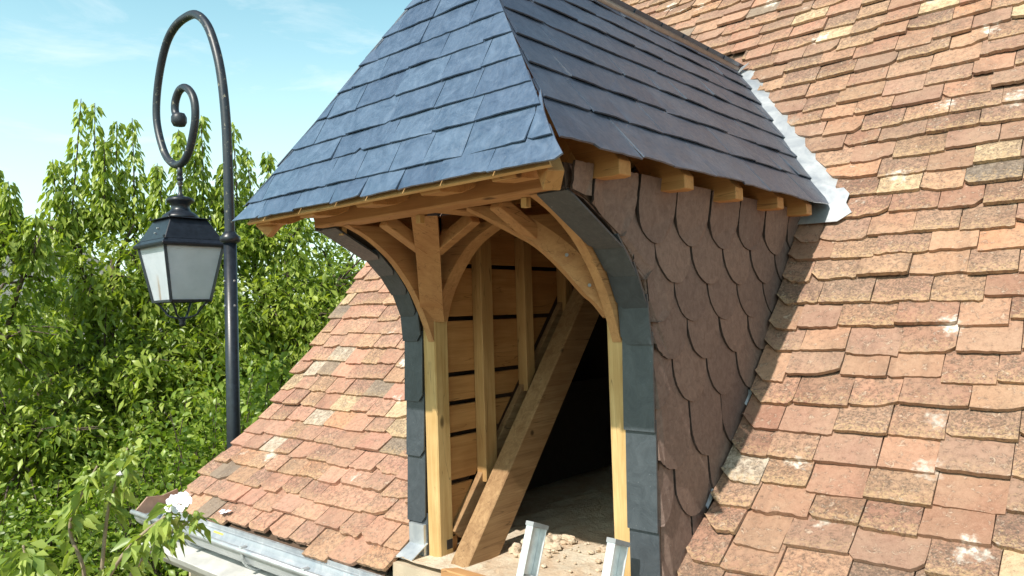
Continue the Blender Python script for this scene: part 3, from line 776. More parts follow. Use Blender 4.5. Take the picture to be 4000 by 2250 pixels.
# rafters: side tails with lit ends
for sgn in (1, -1):
    X = (lambda q: q) if sgn == 1 else mirx
    for ya in (.845, 1.022, 1.197, 1.374, 1.520):
        m_ = MB(); dz = .0095
        e = (X(-.546), X(sx(.60)))
        p1 = (X(-.546), ya, .201-.008); 
        zA = lambda x: .2006+(-.5357-x)/.775 - .014
        xe, xt = -.546, (-.69 if ya < .9 else -.866)
        poly = [(X(xe), ya, zA(xe)), (X(xe), ya, .1800), (X(xe-.010), ya, .1785), (X(xe-.055), ya, .181), (X(xt), ya, zA(xt)-.045), (X(xt), ya, zA(xt))]
        m_.prism(poly, (0, .029, 0)); part('rafter', m_, w_ta, dormer, bevel=.002)
for xc in (-1.185, -1.055, -.905, -.760, -.625):
    m_ = MB(); zt = .235 if abs(xc-CX) > .25 else (.38 if abs(xc-CX) > .1 else .44); 
    yA = lambda z: fy(z)+.012
    poly = [(xc-.02, yA(.176), .1765), (xc-.02, yA(.172)+.008, .167), (xc-.02, .745, .170), (xc-.02, .772, .181), (xc-.02, yA(zt)+.04, zt), (xc-.02, yA(zt), zt)]
    m_.prism(poly, (.04, 0, 0)); part('rafter', m_, w_ta, dormer, bevel=.002)
for sgn in (1, -1):
    X = (lambda q: q) if sgn == 1 else mirx
    m_ = MB(); m_.beam((X(-.556), .716, .158), (X(CX), .955, .575), .022, .030); part('hip_rafter', m_, w_ta, dormer, bevel=.002)
# zinc valley gutters and apron
for sgn in (1, -1):
    X = (lambda q: q) if sgn == 1 else mirx
    m_ = MB(); A = []; B = []
    for y in (1.622, 1.66, 1.72, 1.80, 1.88, 1.95, 1.985):
        bx = border(y) or CX
        if y < 1.6: bx = -.505
        zr_ = roofz(y)
        A.append((X(bx+.045), y, zr_-.017)); B.append((X(bx-.070), y-.01, zr_+.016))
    m_.strip(A, B, (0, .0012, -.0014)); part('valley_zinc', m_, m_zinc, dormer)
    m_ = MB()
    zp = [(-.598, 1.585), (-.598, 1.645), (-.512, 1.645), (-.497, 1.632), (-.500, 1.616), (-.484, 1.597), (-.509, 1.583)]
    m_.prism([(X(x), y, roofz(y)+.0075) for x, y in zp], (0, -.0009, .0008)); part('apron_zinc', m_, m_zinc, dormer)
# zinc foot at the left of the front
m_ = MB(); m_.box(-1.158, -1.1155, .990, .9975, -.470, -.405); m_.prism([(-1.158, .9975, -.440), (-1.112, .9975, -.440), (-1.112, .955, -.462), (-1.158, .955, -.462)], (0, 0, -.002)); part('zinc_foot', m_, m_zinc, dormer)
# step flashing peeping out between cheek and tiles
for sgn in (1, -1):
    X = (lambda q: q) if sgn == 1 else mirx
    sj = s_ref - int(s_ref/EXPO)*EXPO
    while sj < SL[4]:
        fsn = MB()
        p, d = slope_at(sj)
        if p.y > 1.03 and round(sj/EXPO) % 4 == 1:
            fsn.hexa([(X(-.600), p.y, p.z-.004), (X(-.593), p.y-.002, p.z-.010), (X(-.593), p.y+.03, p.z+.014), (X(-.600), p.y+.03, p.z+.020), (X(-.600), p.y, p.z-.0025), (X(-.593), p.y-.002, p.z-.0085), (X(-.593), p.y+.03, p.z+.0155), (X(-.600), p.y+.03, p.z+.0215)])
            part('step_flashing', fsn, m_zinc, dormer)
        sj += EXPO
# sill timber across the foot of the opening
m_ = MB(); m_.prism([(-1.012, .935, -.452), (-.990, .958, -.452), (-.86, .958, -.452), (-.82, .930, -.452)], (0, 0, -.03)); part('sill', m_, w_x, dormer, bevel=.004)

# ------------------------------------------------------------------ ladder
lad = thing('ladder', 'aluminium ladder leaning into the open dormer, two rail ends sticking up', 'ladder', T((-.73, .60, -1.20)))
def rail(x):
    m_ = MB(); top = Vector((x, .930, -.336)); dn = Vector((0, -.37, -.93)).normalized(); bt = top+dn*1.45
    w = .0085; dpt = .030; pv = Vector((0, .93, -.37)).normalized()
    # C-section: front web and two flanges
    def slab(x0, x1, a0, a1):
        m_.hexa([Vector((x0, 0, 0))+bt+pv*a0-Vector((x, 0, 0)), Vector((x1, 0, 0))+bt+pv*a0-Vector((x, 0, 0)), Vector((x1, 0, 0))+bt+pv*a1-Vector((x, 0, 0)), Vector((x0, 0, 0))+bt+pv*a1-Vector((x, 0, 0)),
                 Vector((x0, 0, 0))+top+pv*a0-Vector((x, 0, 0)), Vector((x1, 0, 0))+top+pv*a0-Vector((x, 0, 0)), Vector((x1, 0, 0))+top+pv*a1-Vector((x, 0, 0)), Vector((x0, 0, 0))+top+pv*a1-Vector((x, 0, 0))])
    slab(x, x+.014, 0, .0025); slab(x, x+.0022, .0025, .036); slab(x, x+.014, .036, .0385)
    r_ = part('rail', m_, m_alu, lad, bevel=.0015)
    c_ = MB(); c_.hexa([Vector((x-.001, 0, 0))+Vector((0, top.y, top.z))+pv*a_+Vector((dx, 0, 0))+dn*(-q) for q in (-.004, .003) for a_, dx in ((-.001, 0), (-.001, .016), (.0395, .016), (.0395, 0))]); part('end_cap', c_, m_cap, r_)
    return r_
rail(-.800); rail(-.6445)
for k in range(6):
    m_ = MB(); q = Vector((0, .930, -.336))+Vector((0, -.37, -.93)).normalized()*(.085+k*.127)+Vector((0, .93, -.37)).normalized()*.018
    m_.beam((-.7975, q.y, q.z), (-.6445, q.y, q.z), .016, .013); part('rung', m_, m_alu, lad, bevel=.002)

# rubble on the attic floor
rb = MB()
def stone(mb, c, r, sq=.6, mt=False):
    n1, n2 = 5, 7; vs = []; ax = [rnd.uniform(.7, 1.3), rnd.uniform(.7, 1.2), sq*rnd.uniform(.7, 1.2)]
    for i in range(1, n1):
        for j in range(n2):
            t = math.pi*i/n1; f = 2*math.pi*j/n2; k = r*rnd.uniform(.72, 1.2)
            vs.append((c[0]+k*ax[0]*math.sin(t)*math.cos(f), c[1]+k*ax[1]*math.sin(t)*math.sin(f), c[2]+k*ax[2]*math.cos(t)))
    vs += [(c[0], c[1], c[2]+r*ax[2]), (c[0], c[1], c[2]-r*ax[2])]; T_, B_ = len(vs)-2, len(vs)-1
    fs = [((i*n2+j), (i*n2+(j+1) % n2), ((i+1)*n2+(j+1) % n2), ((i+1)*n2+j)) for i in range(n1-2) for j in range(n2)]
    fs += [(T_, (j+1) % n2, j) for j in range(n2)] + [(B_, (n1-2)*n2+j, (n1-2)*n2+(j+1) % n2) for j in range(n2)]
    mb.add(vs, fs)
for k in range(110):
    t = rnd.random(); x = -.985+rnd.gauss(0, .02)+.33*rnd.random()**1.6; y = 1.07+.17*rnd.random()
    r_ = rnd.choice((.0015, .002, .003, .004, .007)) if x > -.93 else rnd.choice((.004, .007, .012))
    stone(rb, (x, y, -.462+r_*.3), r_)
for k in range(60):
    x = rnd.uniform(-.99, -.68); y = rnd.uniform(.955, 1.06); r_ = rnd.choice((.0015, .002, .003, .005)); stone(rb, (x, y, -.4665+r_*.25), r_)
tag(part('rubble', rb, m_floor), 'crumbled plaster and stone rubble lying on the attic floor inside the dormer', 'rubble', kind='stuff')

# ------------------------------------------------------------------ street lamp (metres, relative to the eye height)
LY = 2.80
lamp = thing('street_lamp', 'black street lamp with a scrolled crook arm and a hanging four sided lantern', 'street lamp', (-5.2, LY, 0))
def M3(p): return (p[0], p[1], p[2]+Z0)
po = MB(True)
po.lathe(-5.19, LY, [(.12, 0), (.12, .5), (.075, .6), (.052, .75), (.049, 2.9), (.046, Z0+.58)], 20)
po.lathe(-5.19, LY, [(.046, Z0+.575), (.072, Z0+.59), (.074, Z0+.62), (.05, Z0+.645), (.042, Z0+.66)], 20)
post_o = part('pole', po, m_iron, lamp, smooth=True)
for zz_ in (Z0+.30, Z0+.12):
    for dx, dy in ((1, 0), (-1, 0), (0, -1)):
        b_ = MB(True); b_.tube([(-5.19+dx*.044, LY+dy*.044, zz_), (-5.19+dx*.054, LY+dy*.054, zz_)], .007, 6)
        part('screw', b_, m_zinc, post_o)
ar = MB(True)
SP = [(-5.19, .60), (-5.193, .862), (-5.198, 1.146), (-5.215, 1.473), (-5.262, 1.788), (-5.341, 2.04), (-5.472, 2.271), (-5.648, 2.407), (-5.845, 2.433), (-6.025, 2.403), (-6.167, 2.314), (-6.278, 2.148), (-6.352, 1.949), (-6.374, 1.758), (-6.335, 1.599), (-6.245, 1.433), (-6.146, 1.336), (-6.019, 1.281), (-5.894, 1.292), (-5.796, 1.369), (-5.728, 1.489), (-5.69, 1.603), (-5.698, 1.725), (-5.758, 1.819), (-5.856, 1.878), (-5.954, 1.872), (-6.02, 1.805), (-6.031, 1.725), (-5.99, 1.66)]
sp = smooth_pl([Vector((x, LY, z+Z0)) for x, z in SP], 5)
ar.tube(sp, [.037-.006*min(1, i/60) for i in range(len(sp))], 14)
ao = part('scroll_arm', ar, m_iron_l, lamp, smooth=True)
b_ = MB(True); b_.lathe(-5.965, LY, [(.0, 1.585+Z0), (.045, 1.59+Z0), (.060, 1.62+Z0), (.060, 1.66+Z0), (.045, 1.69+Z0), (0, 1.70+Z0)], 16); part('scroll_end', b_, m_iron_l, ao, smooth=True)
LX = -5.965
def zq(z): return z+Z0
ln = MB(True)
ln.lathe(LX, LY, [(.016, zq(1.27)), (.022, zq(1.22)), (.022, zq(1.19)), (.015, zq(1.185)), (.026, zq(1.17)), (.026, zq(1.15)), (.014, zq(1.145)), (.022, zq(1.135)), (.022, zq(1.115)), (.014, zq(1.11)), (.014, zq(1.05)), (.022, zq(1.035)), (.03, zq(1.01)), (.0, zq(1.005))], 14)
ho = part('hanger_rod', ln, m_iron_l, lamp, smooth=True)
ln = MB(True)
ln.lathe(LX, LY, [(.0, zq(1.02)), (.06, zq(1.015)), (.10, zq(1.0)), (.108, zq(.985)), (.10, zq(.972)), (.075, zq(.955)), (.068, zq(.925)), (.078, zq(.90)), (.105, zq(.885)), (.135, zq(.86)), (.145, zq(.835)), (0, zq(.832))], 28)
chim = part('chimney_cap', ln, m_iron, lamp, smooth=True)
def ring(h, z): return [(LX-h, LY-h, zq(z)), (LX+h, LY-h, zq(z)), (LX+h, LY+h, zq(z)), (LX-h, LY+h, zq(z))]
ln = MB(True)
ln.hexa(ring(.178, .826)+ring(.172, .834)); ln.hexa(ring(.235, .655)+ring(.150, .824)); ln.hexa(ring(.268, .622)+ring(.236, .656)); ln.hexa(ring(.262, .600)+ring(.268, .6215))
cap = part('lantern_roof', ln, m_iron, lamp, bevel=.004)
for sx_, sy_ in ((-1, -1), (1, -1), (-1, 1), (1, 1)):
    for h, z in ((.165, .838), (.245, .662)): sc = MB(True); sc.lathe(LX+sx_*h, LY+sy_*h, [(.005, zq(z-.01)), (.005, zq(z)), (.010, zq(z+.004)), (.008, zq(z+.014)), (0, zq(z+.016))], 8); part('rivet', sc, m_iron, cap)
for z in (.75, .71): sc = MB(True); sc.tube([(LX+.02+.01*(.75-z), LY-.187-(.75-z)*.5, zq(z)), (LX+.02, LY-.200-(.75-z)*.5, zq(z))], .006, 6); part('rivet', sc, m_zinc, cap)
rf_ = MB(True); rf_.box(LX-.215, LX+.215, LY-.215, LY+.215, zq(.596), zq(.599)); part('fill_reflector', rf_, plain('white_enamel', (.85, .85, .84), .4), lamp)  # white panel added under the lantern roof to brighten the panes
ht, hb, zt_, zb2 = .232, .158, .600, .185
for k in range(4):
    ang = k*math.pi/2
    def rot(x, y): return (LX+x*math.cos(ang)-y*math.sin(ang), LY+x*math.sin(ang)+y*math.cos(ang))
    g = MB(True)
    c4 = [(*rot(-hb+.008, -hb+.004), zq(zb2)), (*rot(hb-.008, -hb+.004), zq(zb2)), (*rot(ht-.008, -ht+.004), zq(zt_)), (*rot(-ht+.008, -ht+.004), zq(zt_))]
    i4 = [(*rot(-hb+.008, -hb+.009), zq(zb2)), (*rot(hb-.008, -hb+.009), zq(zb2)), (*rot(ht-.008, -ht+.009), zq(zt_)), (*rot(-ht+.008, -ht+.009), zq(zt_))]
    g.add(c4+i4, [(0, 1, 2, 3), (7, 6, 5, 4), (0, 4, 5, 1), (1, 5, 6, 2), (2, 6, 7, 3), (3, 7, 4, 0)], uvs=[(0, 0), (1, 0), (1, 1), (0, 1)]*2 if k == 0 else [(0, .9)]*8)
    part('glass_pane', g, m_glass, lamp)
    f = MB(True); f.beam((*rot(-hb, -hb), zq(zb2-.01)), (*rot(-ht, -ht), zq(zt_)), .018, .018); f.beam((*rot(-hb-.008, -hb), zq(zb2-.006)), (*rot(hb+.008, -hb), zq(zb2-.006)), .018, .018)
    part('frame_bar', f, m_iron, lamp)
    f = MB(True); f.tube(smooth_pl([(*rot(-hb+.01, -hb+.01), zq(zb2-.01)), (*rot(-hb+.03, -hb+.03), zq(zb2-.03)), (*rot(-.095, -.095), zq(.10)), (*rot(-.075, -.075), zq(.065)), (*rot(-.03, -.03), zq(.045)), (*rot(0, 0), zq(.04))], 4), .0085, 8)
    part('bottom_scroll', f, m_iron, lamp, smooth=True)
f = MB(True); f.lathe(LX, LY, [(.0, zq(.055)), (.022, zq(.05)), (.03, zq(.03)), (.02, zq(.012)), (.026, zq(.0)), (.018, zq(-.018)), (0, zq(-.026))], 14); part('bottom_finial', f, m_iron, lamp, smooth=True)

# ------------------------------------------------------------------ foliage
def leaves_mesh(name, pos, dirn, L, W_, m, parent, rv, droop=.35, base=None):
    """arrays: pos (n,3), dirn (n,3) unit, L (n), W_ (n) -> folded, drooping leaves of four faces"""
    n = len(pos); up_ = nrs.normal(size=(n, 3)); up_[:, 2] += 1.2
    side = np.cross(dirn, up_); side /= np.linalg.norm(side, axis=1)[:, None]+1e-9; nn = np.cross(side, dirn)
    Lc, Wc = L[:, None], W_[:, None]; dn = np.array([0, 0, -1.])
    B = pos; M = pos+dirn*Lc*.5; M2 = M-nn*Wc*.22
    L1 = pos+dirn*Lc*.42+side*Wc*.5; R1 = pos+dirn*Lc*.42-side*Wc*.5; Tt = pos+dirn*Lc*.9+dn*Lc*droop*.45
    v = np.stack([B, L1, M2, R1, Tt], 1).reshape(-1, 3)
    o0 = np.array(origin(parent)) if parent else np.zeros(3)
    v = v-o0
    idx = np.arange(n)[:, None]*5
    f = np.concatenate([idx+np.array([[0, 2, 1]]), idx+np.array([[0, 3, 2]]), idx+np.array([[1, 2, 4]]), idx+np.array([[2, 3, 4]])], 1).reshape(-1)
    me = bpy.data.meshes.new(name); me.vertices.add(len(v)); me.vertices.foreach_set('co', v.reshape(-1)); nf = 4*n
    me.loops.add(nf*3); me.loops.foreach_set('vertex_index', f); me.polygons.add(nf)
    me.polygons.foreach_set('loop_start', np.arange(nf)*3); me.polygons.foreach_set('loop_total', np.full(nf, 3))
    ra = me.attributes.new('rnd', 'FLOAT', 'FACE'); ra.data.foreach_set('value', np.repeat(rv, 4).astype(np.float32))
    me.materials.append(m); me.update(calc_edges=True); me.validate()
    o = bpy.data.objects.new(name, me); col.objects.link(o)
    if parent: o.parent = parent
    return o
def unit(v): return v/np.linalg.norm(v, axis=-1, keepdims=True)
def polar(px_ratio, dist, z=None):
    """ground position seen at y/-x = px_ratio, horizontal distance dist (m)"""
    n = math.hypot(1, px_ratio); return (-dist/n, dist*px_ratio/n)
def make_tree(label, base, lobes, shoots, nleaf, lsize, m_l=None, trunk_r=.09, group='trees growing beyond the roof', seed=1, twig_n=90, name='cherry_tree'):
    """lobes: (x, y, z, rx, ry, rz) crown masses; shoots: (x, y, z_low, z_top) upright shoots"""
    rs = np.random.RandomState(seed); rr = random.Random(seed)
    t = thing(name, label, 'tree', (base[0], base[1], 0), group)
    wd = MB(True)
    top = Vector((np.mean([l[0] for l in lobes]), np.mean([l[1] for l in lobes]), max(l[2] for l in lobes)-.2))
    b0 = Vector((base[0], base[1], -.1)); fork = b0.lerp(top, .28); fork.x = base[0]+(fork.x-base[0])*.5; fork.y = base[1]+(fork.y-base[1])*.5
    wd.tube([b0, b0.lerp(fork, .5)+Vector((.05, .03, 0)), fork, top], [trunk_r, trunk_r*.85, trunk_r*.7, trunk_r*.2], 8)
    P, D = [], []
    vol = np.array([l[3]*l[4]*l[5] for l in lobes]); vol = vol/vol.sum()
    tips = []
    for li, l in enumerate(lobes):
        cl = Vector(l[:3]); mid = fork.lerp(cl, .5)+Vector((rr.gauss(0, .15), rr.gauss(0, .15), .1))
        wd.tube([fork, mid, cl, cl+Vector((rr.gauss(0, .2), rr.gauss(0, .2), l[5]*.6))], [trunk_r*.5, trunk_r*.36, trunk_r*.24, .008], 6)
        nt_ = max(6, int(twig_n*vol[li]*len(lobes)/max(1, len(lobes))*1.0))
        for k in range(nt_):
            d = rs.normal(size=3); d /= np.linalg.norm(d); rad = (.35+.65*rs.rand()**.5)
            e = np.array(l[:3])+d*np.array(l[3:])*rad
            s0 = np.array(cl)+(e-np.array(cl))*.25*rs.rand()
            bend = (s0+e)/2+np.array([0, 0, .12])
            if k % 2 == 0: wd.tube([s0, bend, e], [.016, .011, .004], 4, cap=False)
            tips.append((s0, bend, e))
    ns = int(nleaf*(.86 if shoots else 1.0))
    ti = rs.randint(0, len(tips), ns); u = .25+.85*rs.rand(ns)
    S0 = np.array([q[0] for q in tips])[ti]; Bn = np.array([q[1] for q in tips])[ti]; E_ = np.array([q[2] for q in tips])[ti]
    uu = np.clip(u, 0, 1)[:, None]; pos = (1-uu)**2*S0+2*uu*(1-uu)*Bn+uu**2*E_ + rs.normal(size=(ns, 3))*np.array([.11, .11, .09])
    dr = unit(rs.normal(size=(ns, 3))*np.array([1, 1, .5])+unit(E_-S0)*.5+np.array([0, 0, -.75]))
    clump = rs.rand(len(tips))[ti]
    rv = np.clip(.25+.5*clump+rs.normal(size=ns)*.18, 0, 1)
    if shoots:
        per = int(nleaf*.085/len(shoots))+60
        for (x, y, z0_, z1_) in shoots:
            lean = Vector((rr.gauss(0, .06), rr.gauss(0, .06), 0)); A_ = Vector((x, y, z0_)); B_ = Vector((x, y, z1_))+lean
            wd.tube([A_, A_.lerp(B_, .5)+Vector((.02, 0, 0)), B_], [.013, .009, .004], 5, cap=False)
            h = rs.rand(per)**1.5; sp_ = .04+.15*(1-h)**1.1
            c = np.array(A_)[None]+(np.array(B_)-np.array(A_))[None]*h[:, None]; an = rs.rand(per)*6.283
            q = c+np.stack([np.cos(an), np.sin(an), 0*an], 1)*sp_[:, None]*rs.rand(per)[:, None]**.5
            pos = np.concatenate([pos, q]); d = unit(np.stack([np.cos(an), np.sin(an), -.9-.5*rs.rand(per)], 1)+rs.normal(size=(per, 3))*.2)
            dr = np.concatenate([dr, d]); rv = np.concatenate([rv, np.clip(.55+rs.normal(size=per)*.22, 0, 1)])
            # a few side shoots
            for k in range(3):
                hh = rr.uniform(.0, .32); s_ = A_.lerp(B_, hh); an1 = rr.random()*6.28; e_ = s_+Vector((math.cos(an1)*.17, math.sin(an1)*.17, .30*rr.uniform(.7, 1.2)))
                wd.tube([s_, e_], [.007, .003], 4, cap=False); m_n = 34
                h2 = rs.rand(m_n)[:, None]; q = np.array(s_)[None]*(1-h2)+np.array(e_)[None]*h2+rs.normal(size=(m_n, 3))*.03
                an2 = rs.rand(m_n)*6.283; d = unit(np.stack([np.cos(an2), np.sin(an2), -.9+0*an2], 1))
                pos = np.concatenate([pos, q]); dr = np.concatenate([dr, d]); rv = np.concatenate([rv, np.clip(.5+rs.normal(size=m_n)*.2, 0, 1)])
    n = len(pos); L = lsize*rs.uniform(.45, 1.3, n); W_ = L*rs.uniform(.34, .48, n)
    part('trunk', wd, m_bark, t, smooth=True)
    leaves_mesh('crown', pos, dr, L, W_, m_l or m_leaf, t, rv, droop=.5)
    return t
def lb(r, d, z, rx, rz, ry=None):
    x, y = polar(r, d); return (x, y, z+Z0, rx, ry or rx, rz)
def sh(r, d, z0, z1):
    x, y = polar(r, d); return (x, y, z0+Z0, z1+Z0)
G1 = 'cherry trees crowding behind the street lamp and roof'
make_tree('leafy cherry tree at the far left edge, its rounded top lower than its neighbours', polar(.20, 9.6),
    [lb(.235, 9.4, .95, .62, .55), lb(.285, 9.0, .55, .55, .55), lb(.17, 9.6, .9, .7, .8), lb(.24, 9.0, -.2, .9, .8), lb(.28, 8.8, -1.3, .9, .9), lb(.19, 9.2, -1.0, .9, .9)],
    [sh(.252, 9.2, 1.0, 1.68), sh(.272, 9.0, .8, 1.45), sh(.228, 9.3, 1.0, 1.75), sh(.296, 8.9, .6, 1.12), sh(.195, 9.3, 1.2, 2.3)], 15000, .110, seed=3, group=G1, twig_n=260)
make_tree('tall cherry tree left of the lamp with four upright leafy shoots against the sky', polar(.37, 10.4),
    [lb(.345, 10.2, .95, .42, .42), lb(.395, 10.2, .95, .45, .42), lb(.36, 10.0, .35, .85, .6), lb(.42, 9.8, .5, .7, .65), lb(.37, 9.7, -.6, 1.1, .9), lb(.43, 9.5, -.6, .9, .8), lb(.34, 9.2, -1.6, 1.1, .8), lb(.40, 9.2, -1.8, 1.2, .9)],
    [sh(.334, 10.2, 1.1, 2.72), sh(.360, 10.2, 1.1, 2.66), sh(.384, 10.2, 1.2, 2.48), sh(.409, 10.2, 1.2, 2.52), sh(.321, 10.1, 1.0, 1.95), sh(.440, 10.1, 1.0, 1.95), sh(.372, 10.1, 1.2, 2.2)], 21000, .115, seed=5, group=G1, trunk_r=.11, twig_n=330)
make_tree('cherry tree right behind the lamp pole with two tall leafy shoots', polar(.50, 10.2),
    [lb(.475, 10.1, .75, .55, .50), lb(.52, 10.2, .75, .60, .55), lb(.46, 9.9, .3, .7, .6), lb(.51, 9.8, -.1, .9, .7), lb(.47, 9.5, -.9, 1.0, .8), lb(.53, 9.5, -1.1, 1.1, .9), lb(.48, 9.2, -2.0, 1.0, .7)],
    [sh(.468, 10.1, 1.0, 2.40), sh(.501, 10.2, 1.0, 2.62), sh(.484, 10.2, 1.0, 2.2), sh(.525, 10.2, 1.0, 2.05), sh(.455, 10.0, .8, 1.9)], 19000, .115, seed=9, group=G1, twig_n=300)
make_tree('cherry tree filling the gap between the lamp pole and the dormer', polar(.62, 10.6),
    [lb(.57, 10.4, 1.0, .55, .55), lb(.63, 10.6, .95, .8, .85), lb(.60, 10.2, 0., .9, .8), lb(.66, 10.3, -.2, .9, .9), lb(.59, 9.9, -1.1, 1.1, .9), lb(.66, 10., -1.3, 1.1, .9), lb(.72, 10.6, .5, .8, .9)],
    [sh(.552, 10.4, 1.0, 2.62), sh(.538, 10.3, 1.0, 2.0), sh(.575, 10.5, 1.0, 2.3), sh(.60, 10.6, 1.1, 2.3), sh(.65, 10.6, 1.1, 2.2)], 19000, .115, seed=13, group=G1, twig_n=300)
# a second rank of broad trees further back
G2 = 'taller bushy trees of the rear row'
for (r, d, z, lab, sd_) in ((.16, 14.5, .6, 'broad dark tree in the rear row at the far left', 31), (.33, 14.5, .5, 'broad dark tree in the rear row behind the four upright shoots', 32), (.50, 14.5, .6, 'broad dark tree in the rear row behind the lamp pole', 33), (.70, 14.5, .7, 'broad dark tree in the rear row behind the dormer', 34)):
    make_tree(lab, polar(r, d), [lb(r, d, z-.1, 1.5, .8), lb(r-.07, d, z-1.0, 1.6, 1.0), lb(r+.07, d, z-1.0, 1.6, 1.0), lb(r, d-.8, z-2.2, 2.0, 1.1), lb(r, d, z-3.3, 2.2, 1.2)], [], 12000, .14, m_leaf2, .14, G2, sd_, 200, 'broad_tree')
# bushes under the trees
hb_ = []
def bush(label, r, d, z, rx, rz, n, seed, ls=.075):
    rs = np.random.RandomState(seed); x, y = polar(r, d)
    t = thing('bush', label, 'bush', (x, y, 0), 'bushes under the cherry trees')
    wd = MB(True); rr = random.Random(seed); ctr = np.array([x, y, Z0+z])
    P = []; D = []
    for k in range(60):
        dd = rs.normal(size=3); dd /= np.linalg.norm(dd); dd[2] = abs(dd[2])*.9-.25; e = ctr+dd*np.array([rx, rx, rz])*rs.uniform(.6, 1.05)
        s_ = np.array([x+rs.normal()*.2, y+rs.normal()*.2, .0]); mid = (s_+e)/2+np.array([rs.normal()*.2, rs.normal()*.2, .25])
        wd.tube([s_, mid, e], [.014, .009, .003], 4, cap=False)
        m_n = n//60; u = rs.uniform(.35, 1.05, m_n)[:, None]; q = (1-u)**2*s_+2*u*(1-u)*mid+u*u*e+rs.normal(size=(m_n, 3))*.10
        P.append(q); D.append(unit(rs.normal(size=(m_n, 3))*np.array([1, 1, .5])+np.array([0, 0, -.1])+(e-mid)[None]*.8))
    pos = np.concatenate(P); dr = np.concatenate(D); m2 = len(pos); L = ls*rs.uniform(.6, 1.3, m2)
    part('stems', wd, m_bark, t, smooth=True)
    leaves_mesh('foliage', pos, dr, L, L*.5, m_leaf2, t, np.clip(rs.rand(m2), 0, 1), droop=.2)
bush('low bush at the bottom left corner of the garden', .22, 7.6, -2.1, 1.1, 1.1, 7000, 41)
bush('bush with small leaves left of the gutter end', .33, 7.8, -2.0, 1.0, 1.0, 7000, 42)
bush('bush right behind the gutter end below the lantern', .43, 7.6, -1.75, .9, 1.15, 8000, 43)
bush('bush with broad leaves at the foot of the lamp pole', .55, 7.4, -1.3, .95, 1.35, 9000, 44, .09)
bush('bush tucked behind the left tile slope', .68, 8.2, -1.2, 1.2, 1.3, 8000, 45)

# ------------------------------------------------------------------ hibiscus shrub in front of the gutter (metres)
def pr(x_, y_, z_, k): return Vector((x_*k, y_*k, z_*k+Z0))
hx_ = thing('hibiscus_shrub', 'pale green hibiscus shrub with one open white flower in front of the gutter', 'shrub', (-2.75, .95, 0))
K = 2.5
stems = [
    [(-1.12, .375, -.42), (-1.101, .38, -.329), (-1.115, .368, -.27), (-1.101, .375, -.228), (-1.085, .392, -.185)],
    [(-1.10, .39, -.42), (-1.085, .395, -.33), (-1.075, .40, -.25), (-1.06, .408, -.20), (-1.05, .417, -.162)],
    [(-1.10, .39, -.40), (-1.078, .40, -.335), (-1.05, .420, -.290), (-1.025, .442, -.262), (-1.005, .458, -.246)],
    [(-1.09, .40, -.42), (-1.06, .415, -.345), (-1.035, .435, -.30), (-1.008, .458, -.272), (-.985, .476, -.255)],
    [(-1.15, .35, -.42), (-1.14, .345, -.35), (-1.15, .33, -.31), (-1.155, .325, -.285)]]
sm = MB(True); LP, LD, LR, LL = [], [], [], []
for si, stp in enumerate(stems):
    k = K+.12*si*(1 if si % 2 else -1)*.5
    P = smooth_pl([pr(*q, k) for q in stp], 6)
    sm.tube([(P[0].x, P[0].y, 0.0), (P[0].x, P[0].y, P[0].z-.3)] + P, [.012, .012]+[.0085-.0055*i/len(P) for i in range(len(P))], 6)
    for i in range(4, len(P)):
        f = i/len(P)
        for q in range(3 if f > .5 else 1):
            an = rnd.random()*6.28
            LP.append(np.array(P[i])+nrs.normal(size=3)*.008); LD.append(np.array([math.cos(an), math.sin(an), -.9*rnd.random()-.1]) if f < .85 else np.array([math.cos(an)*.7, math.sin(an)*.7, .3-rnd.random()]))
            LR.append(rnd.random()); LL.append(rnd.uniform(.045, .075) if f < .85 else rnd.uniform(.04, .065))
            # twig leaves a little further out
            LP.append(LP[-1]+unit(LD[-1])*.03); LD.append(LD[-1]+nrs.normal(size=3)*.5); LR.append(rnd.random()); LL.append(rnd.uniform(.05, .08))
part('stem', sm, m_stem, hx_, smooth=True)
LP = np.array(LP); LD = unit(np.array(LD)); LL = np.array(LL); LR = np.array(LR)
leaves_mesh('leaves', LP, LD, LL, LL*.42, m_hib, hx_, LR, droop=.6)
for stp, k in ((stems[0], K), (stems[1], K), (stems[2], K), (stems[3], K)):
    e = pr(*stp[-1], k)
    for q in range(5):
        bu = MB(True); cpt = e+Vector((rnd.gauss(0, .018), rnd.gauss(0, .018), rnd.gauss(0, .018))); r_ = rnd.uniform(.006, .010)
        bu.lathe(cpt.x, cpt.y, [(0, cpt.z-r_*1.4), (r_*.8, cpt.z-r_*.7), (r_, cpt.z), (r_*.7, cpt.z+r_*.9), (0, cpt.z+r_*1.6)], 8); part('bud', bu, m_hib, hx_, smooth=True)
def flower(c, R_, dirn, closed, nm='flower'):
    f = MB(True); d = Vector(dirn).normalized(); a_ = d.orthogonal().normalized(); b2 = d.cross(a_)
    for k in range(9):
        an = k*2*math.pi/5+(.3 if k > 4 else 0); rr_ = R_*(1 if k < 5 else .6)
        vs = []; nu, nv = 6, 5
        for j in range(nv+1):
            v = j/nv
            for i in range(nu+1):
                u = (i/nu-.5)*2; w_ = .62*math.sin(math.pi*min(1, v*.62+.05))
                aa = an+u*w_; ru = rr_*v*(1-.10*u*u*v); h = rr_*(closed*v - .35*v*v*(1-closed)) + rr_*.09*math.sin(u*7+k*2)*v*v + (.10*rr_ if k > 4 else 0)
                vs.append(Vector(c)+a_*math.cos(aa)*ru*(1-closed*.6)+b2*math.sin(aa)*ru*(1-closed*.6)+d*h)
        f.add(vs, [(j*(nu+1)+i, j*(nu+1)+i+1, (j+1)*(nu+1)+i+1, (j+1)*(nu+1)+i) for j in range(nv) for i in range(nu)])
    o = part(nm, f, m_petal, hx_, smooth=True); return o
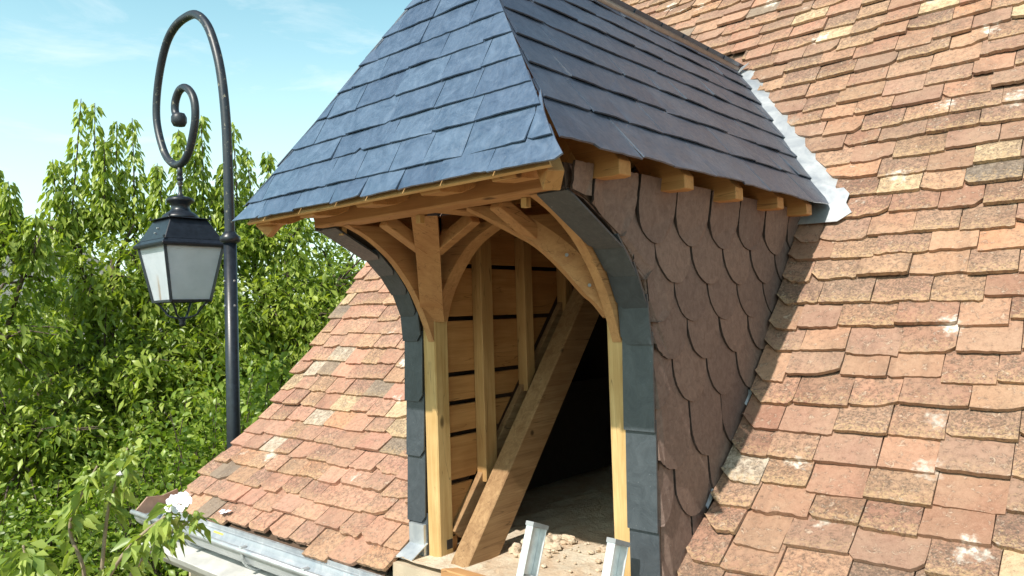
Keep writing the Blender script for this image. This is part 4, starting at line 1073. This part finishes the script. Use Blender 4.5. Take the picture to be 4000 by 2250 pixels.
fc = pr(-1.012, .466, -.240, K-.12); flower(fc, .055, (.40, -.45, .80), .35)
fc2 = pr(-1.062, .412, -.192, K); flower(fc2, .022, (.3, -.3, -1), .8)
# fallen petals on the tile edge beside the flower
pt = MB(); 
for i in range(3):
    cx_, cy_ = -1.80+i*.012, .935+rnd.gauss(0, .004); z = roofz(cy_)+.009
    pt.add([(cx_-.008, cy_-.006, z), (cx_+.006, cy_-.009, z+.002), (cx_+.011, cy_+.004, z+.006), (cx_-.003, cy_+.008, z+.004), (cx_, cy_, z+.007)], [(0, 1, 4), (1, 2, 4), (2, 3, 4), (3, 0, 4)])
tag(part('fallen_petals', pt, m_petal), 'white petals fallen on the lowest tiles beside the gutter', 'petals')

# ------------------------------------------------------------------ ground and what stands on it
g = MB(True); n_ = 60; ext = 600
def gp(i): t = (i/n_-.5)*2; return math.copysign(abs(t)**2.6, t)*ext
vs = [(gp(i), gp(j), .03*math.sin(i*1.7+j*.6)*(1 if abs(gp(i)) < 60 else 0)-.03) for j in range(n_+1) for i in range(n_+1)]
g.add(vs, [(j*(n_+1)+i, j*(n_+1)+i+1, (j+1)*(n_+1)+i+1, (j+1)*(n_+1)+i) for j in range(n_) for i in range(n_)])
tag(part('ground', g, m_ground), kind='structure')
x, y = polar(.255, 24)
nh = thing('neighbour_house', 'brown brick house with a tiled roof glimpsed through the trees at the left edge', 'house', (x, y, 0))
m_ = MB(True); m_.box(x-4, x+4, y-3.5, y+3.5, 0, 3.6); part('wall', m_, m_brick, nh)
m_ = MB(True); m_.prism([(x-4.3, y-3.9, 3.5), (x-4.3, y+3.9, 3.5), (x-4.3, y, 6.0)], (8.6, 0, 0)); part('roof', m_, m_tile, nh)
px_, py_ = polar(.36, 6.9)
pk_ = thing('plank_stack', 'orange planks lying on the ground under the trees', 'planks', (px_, py_, 0))
m_ = MB(True)
for i in range(3): m_.beam((px_-.9, py_-.2+i*.12, .05+.03*i), (px_+.7, py_+.5+i*.10, .05+.03*i), .10, .03)
part('plank', m_, w_li, pk_)
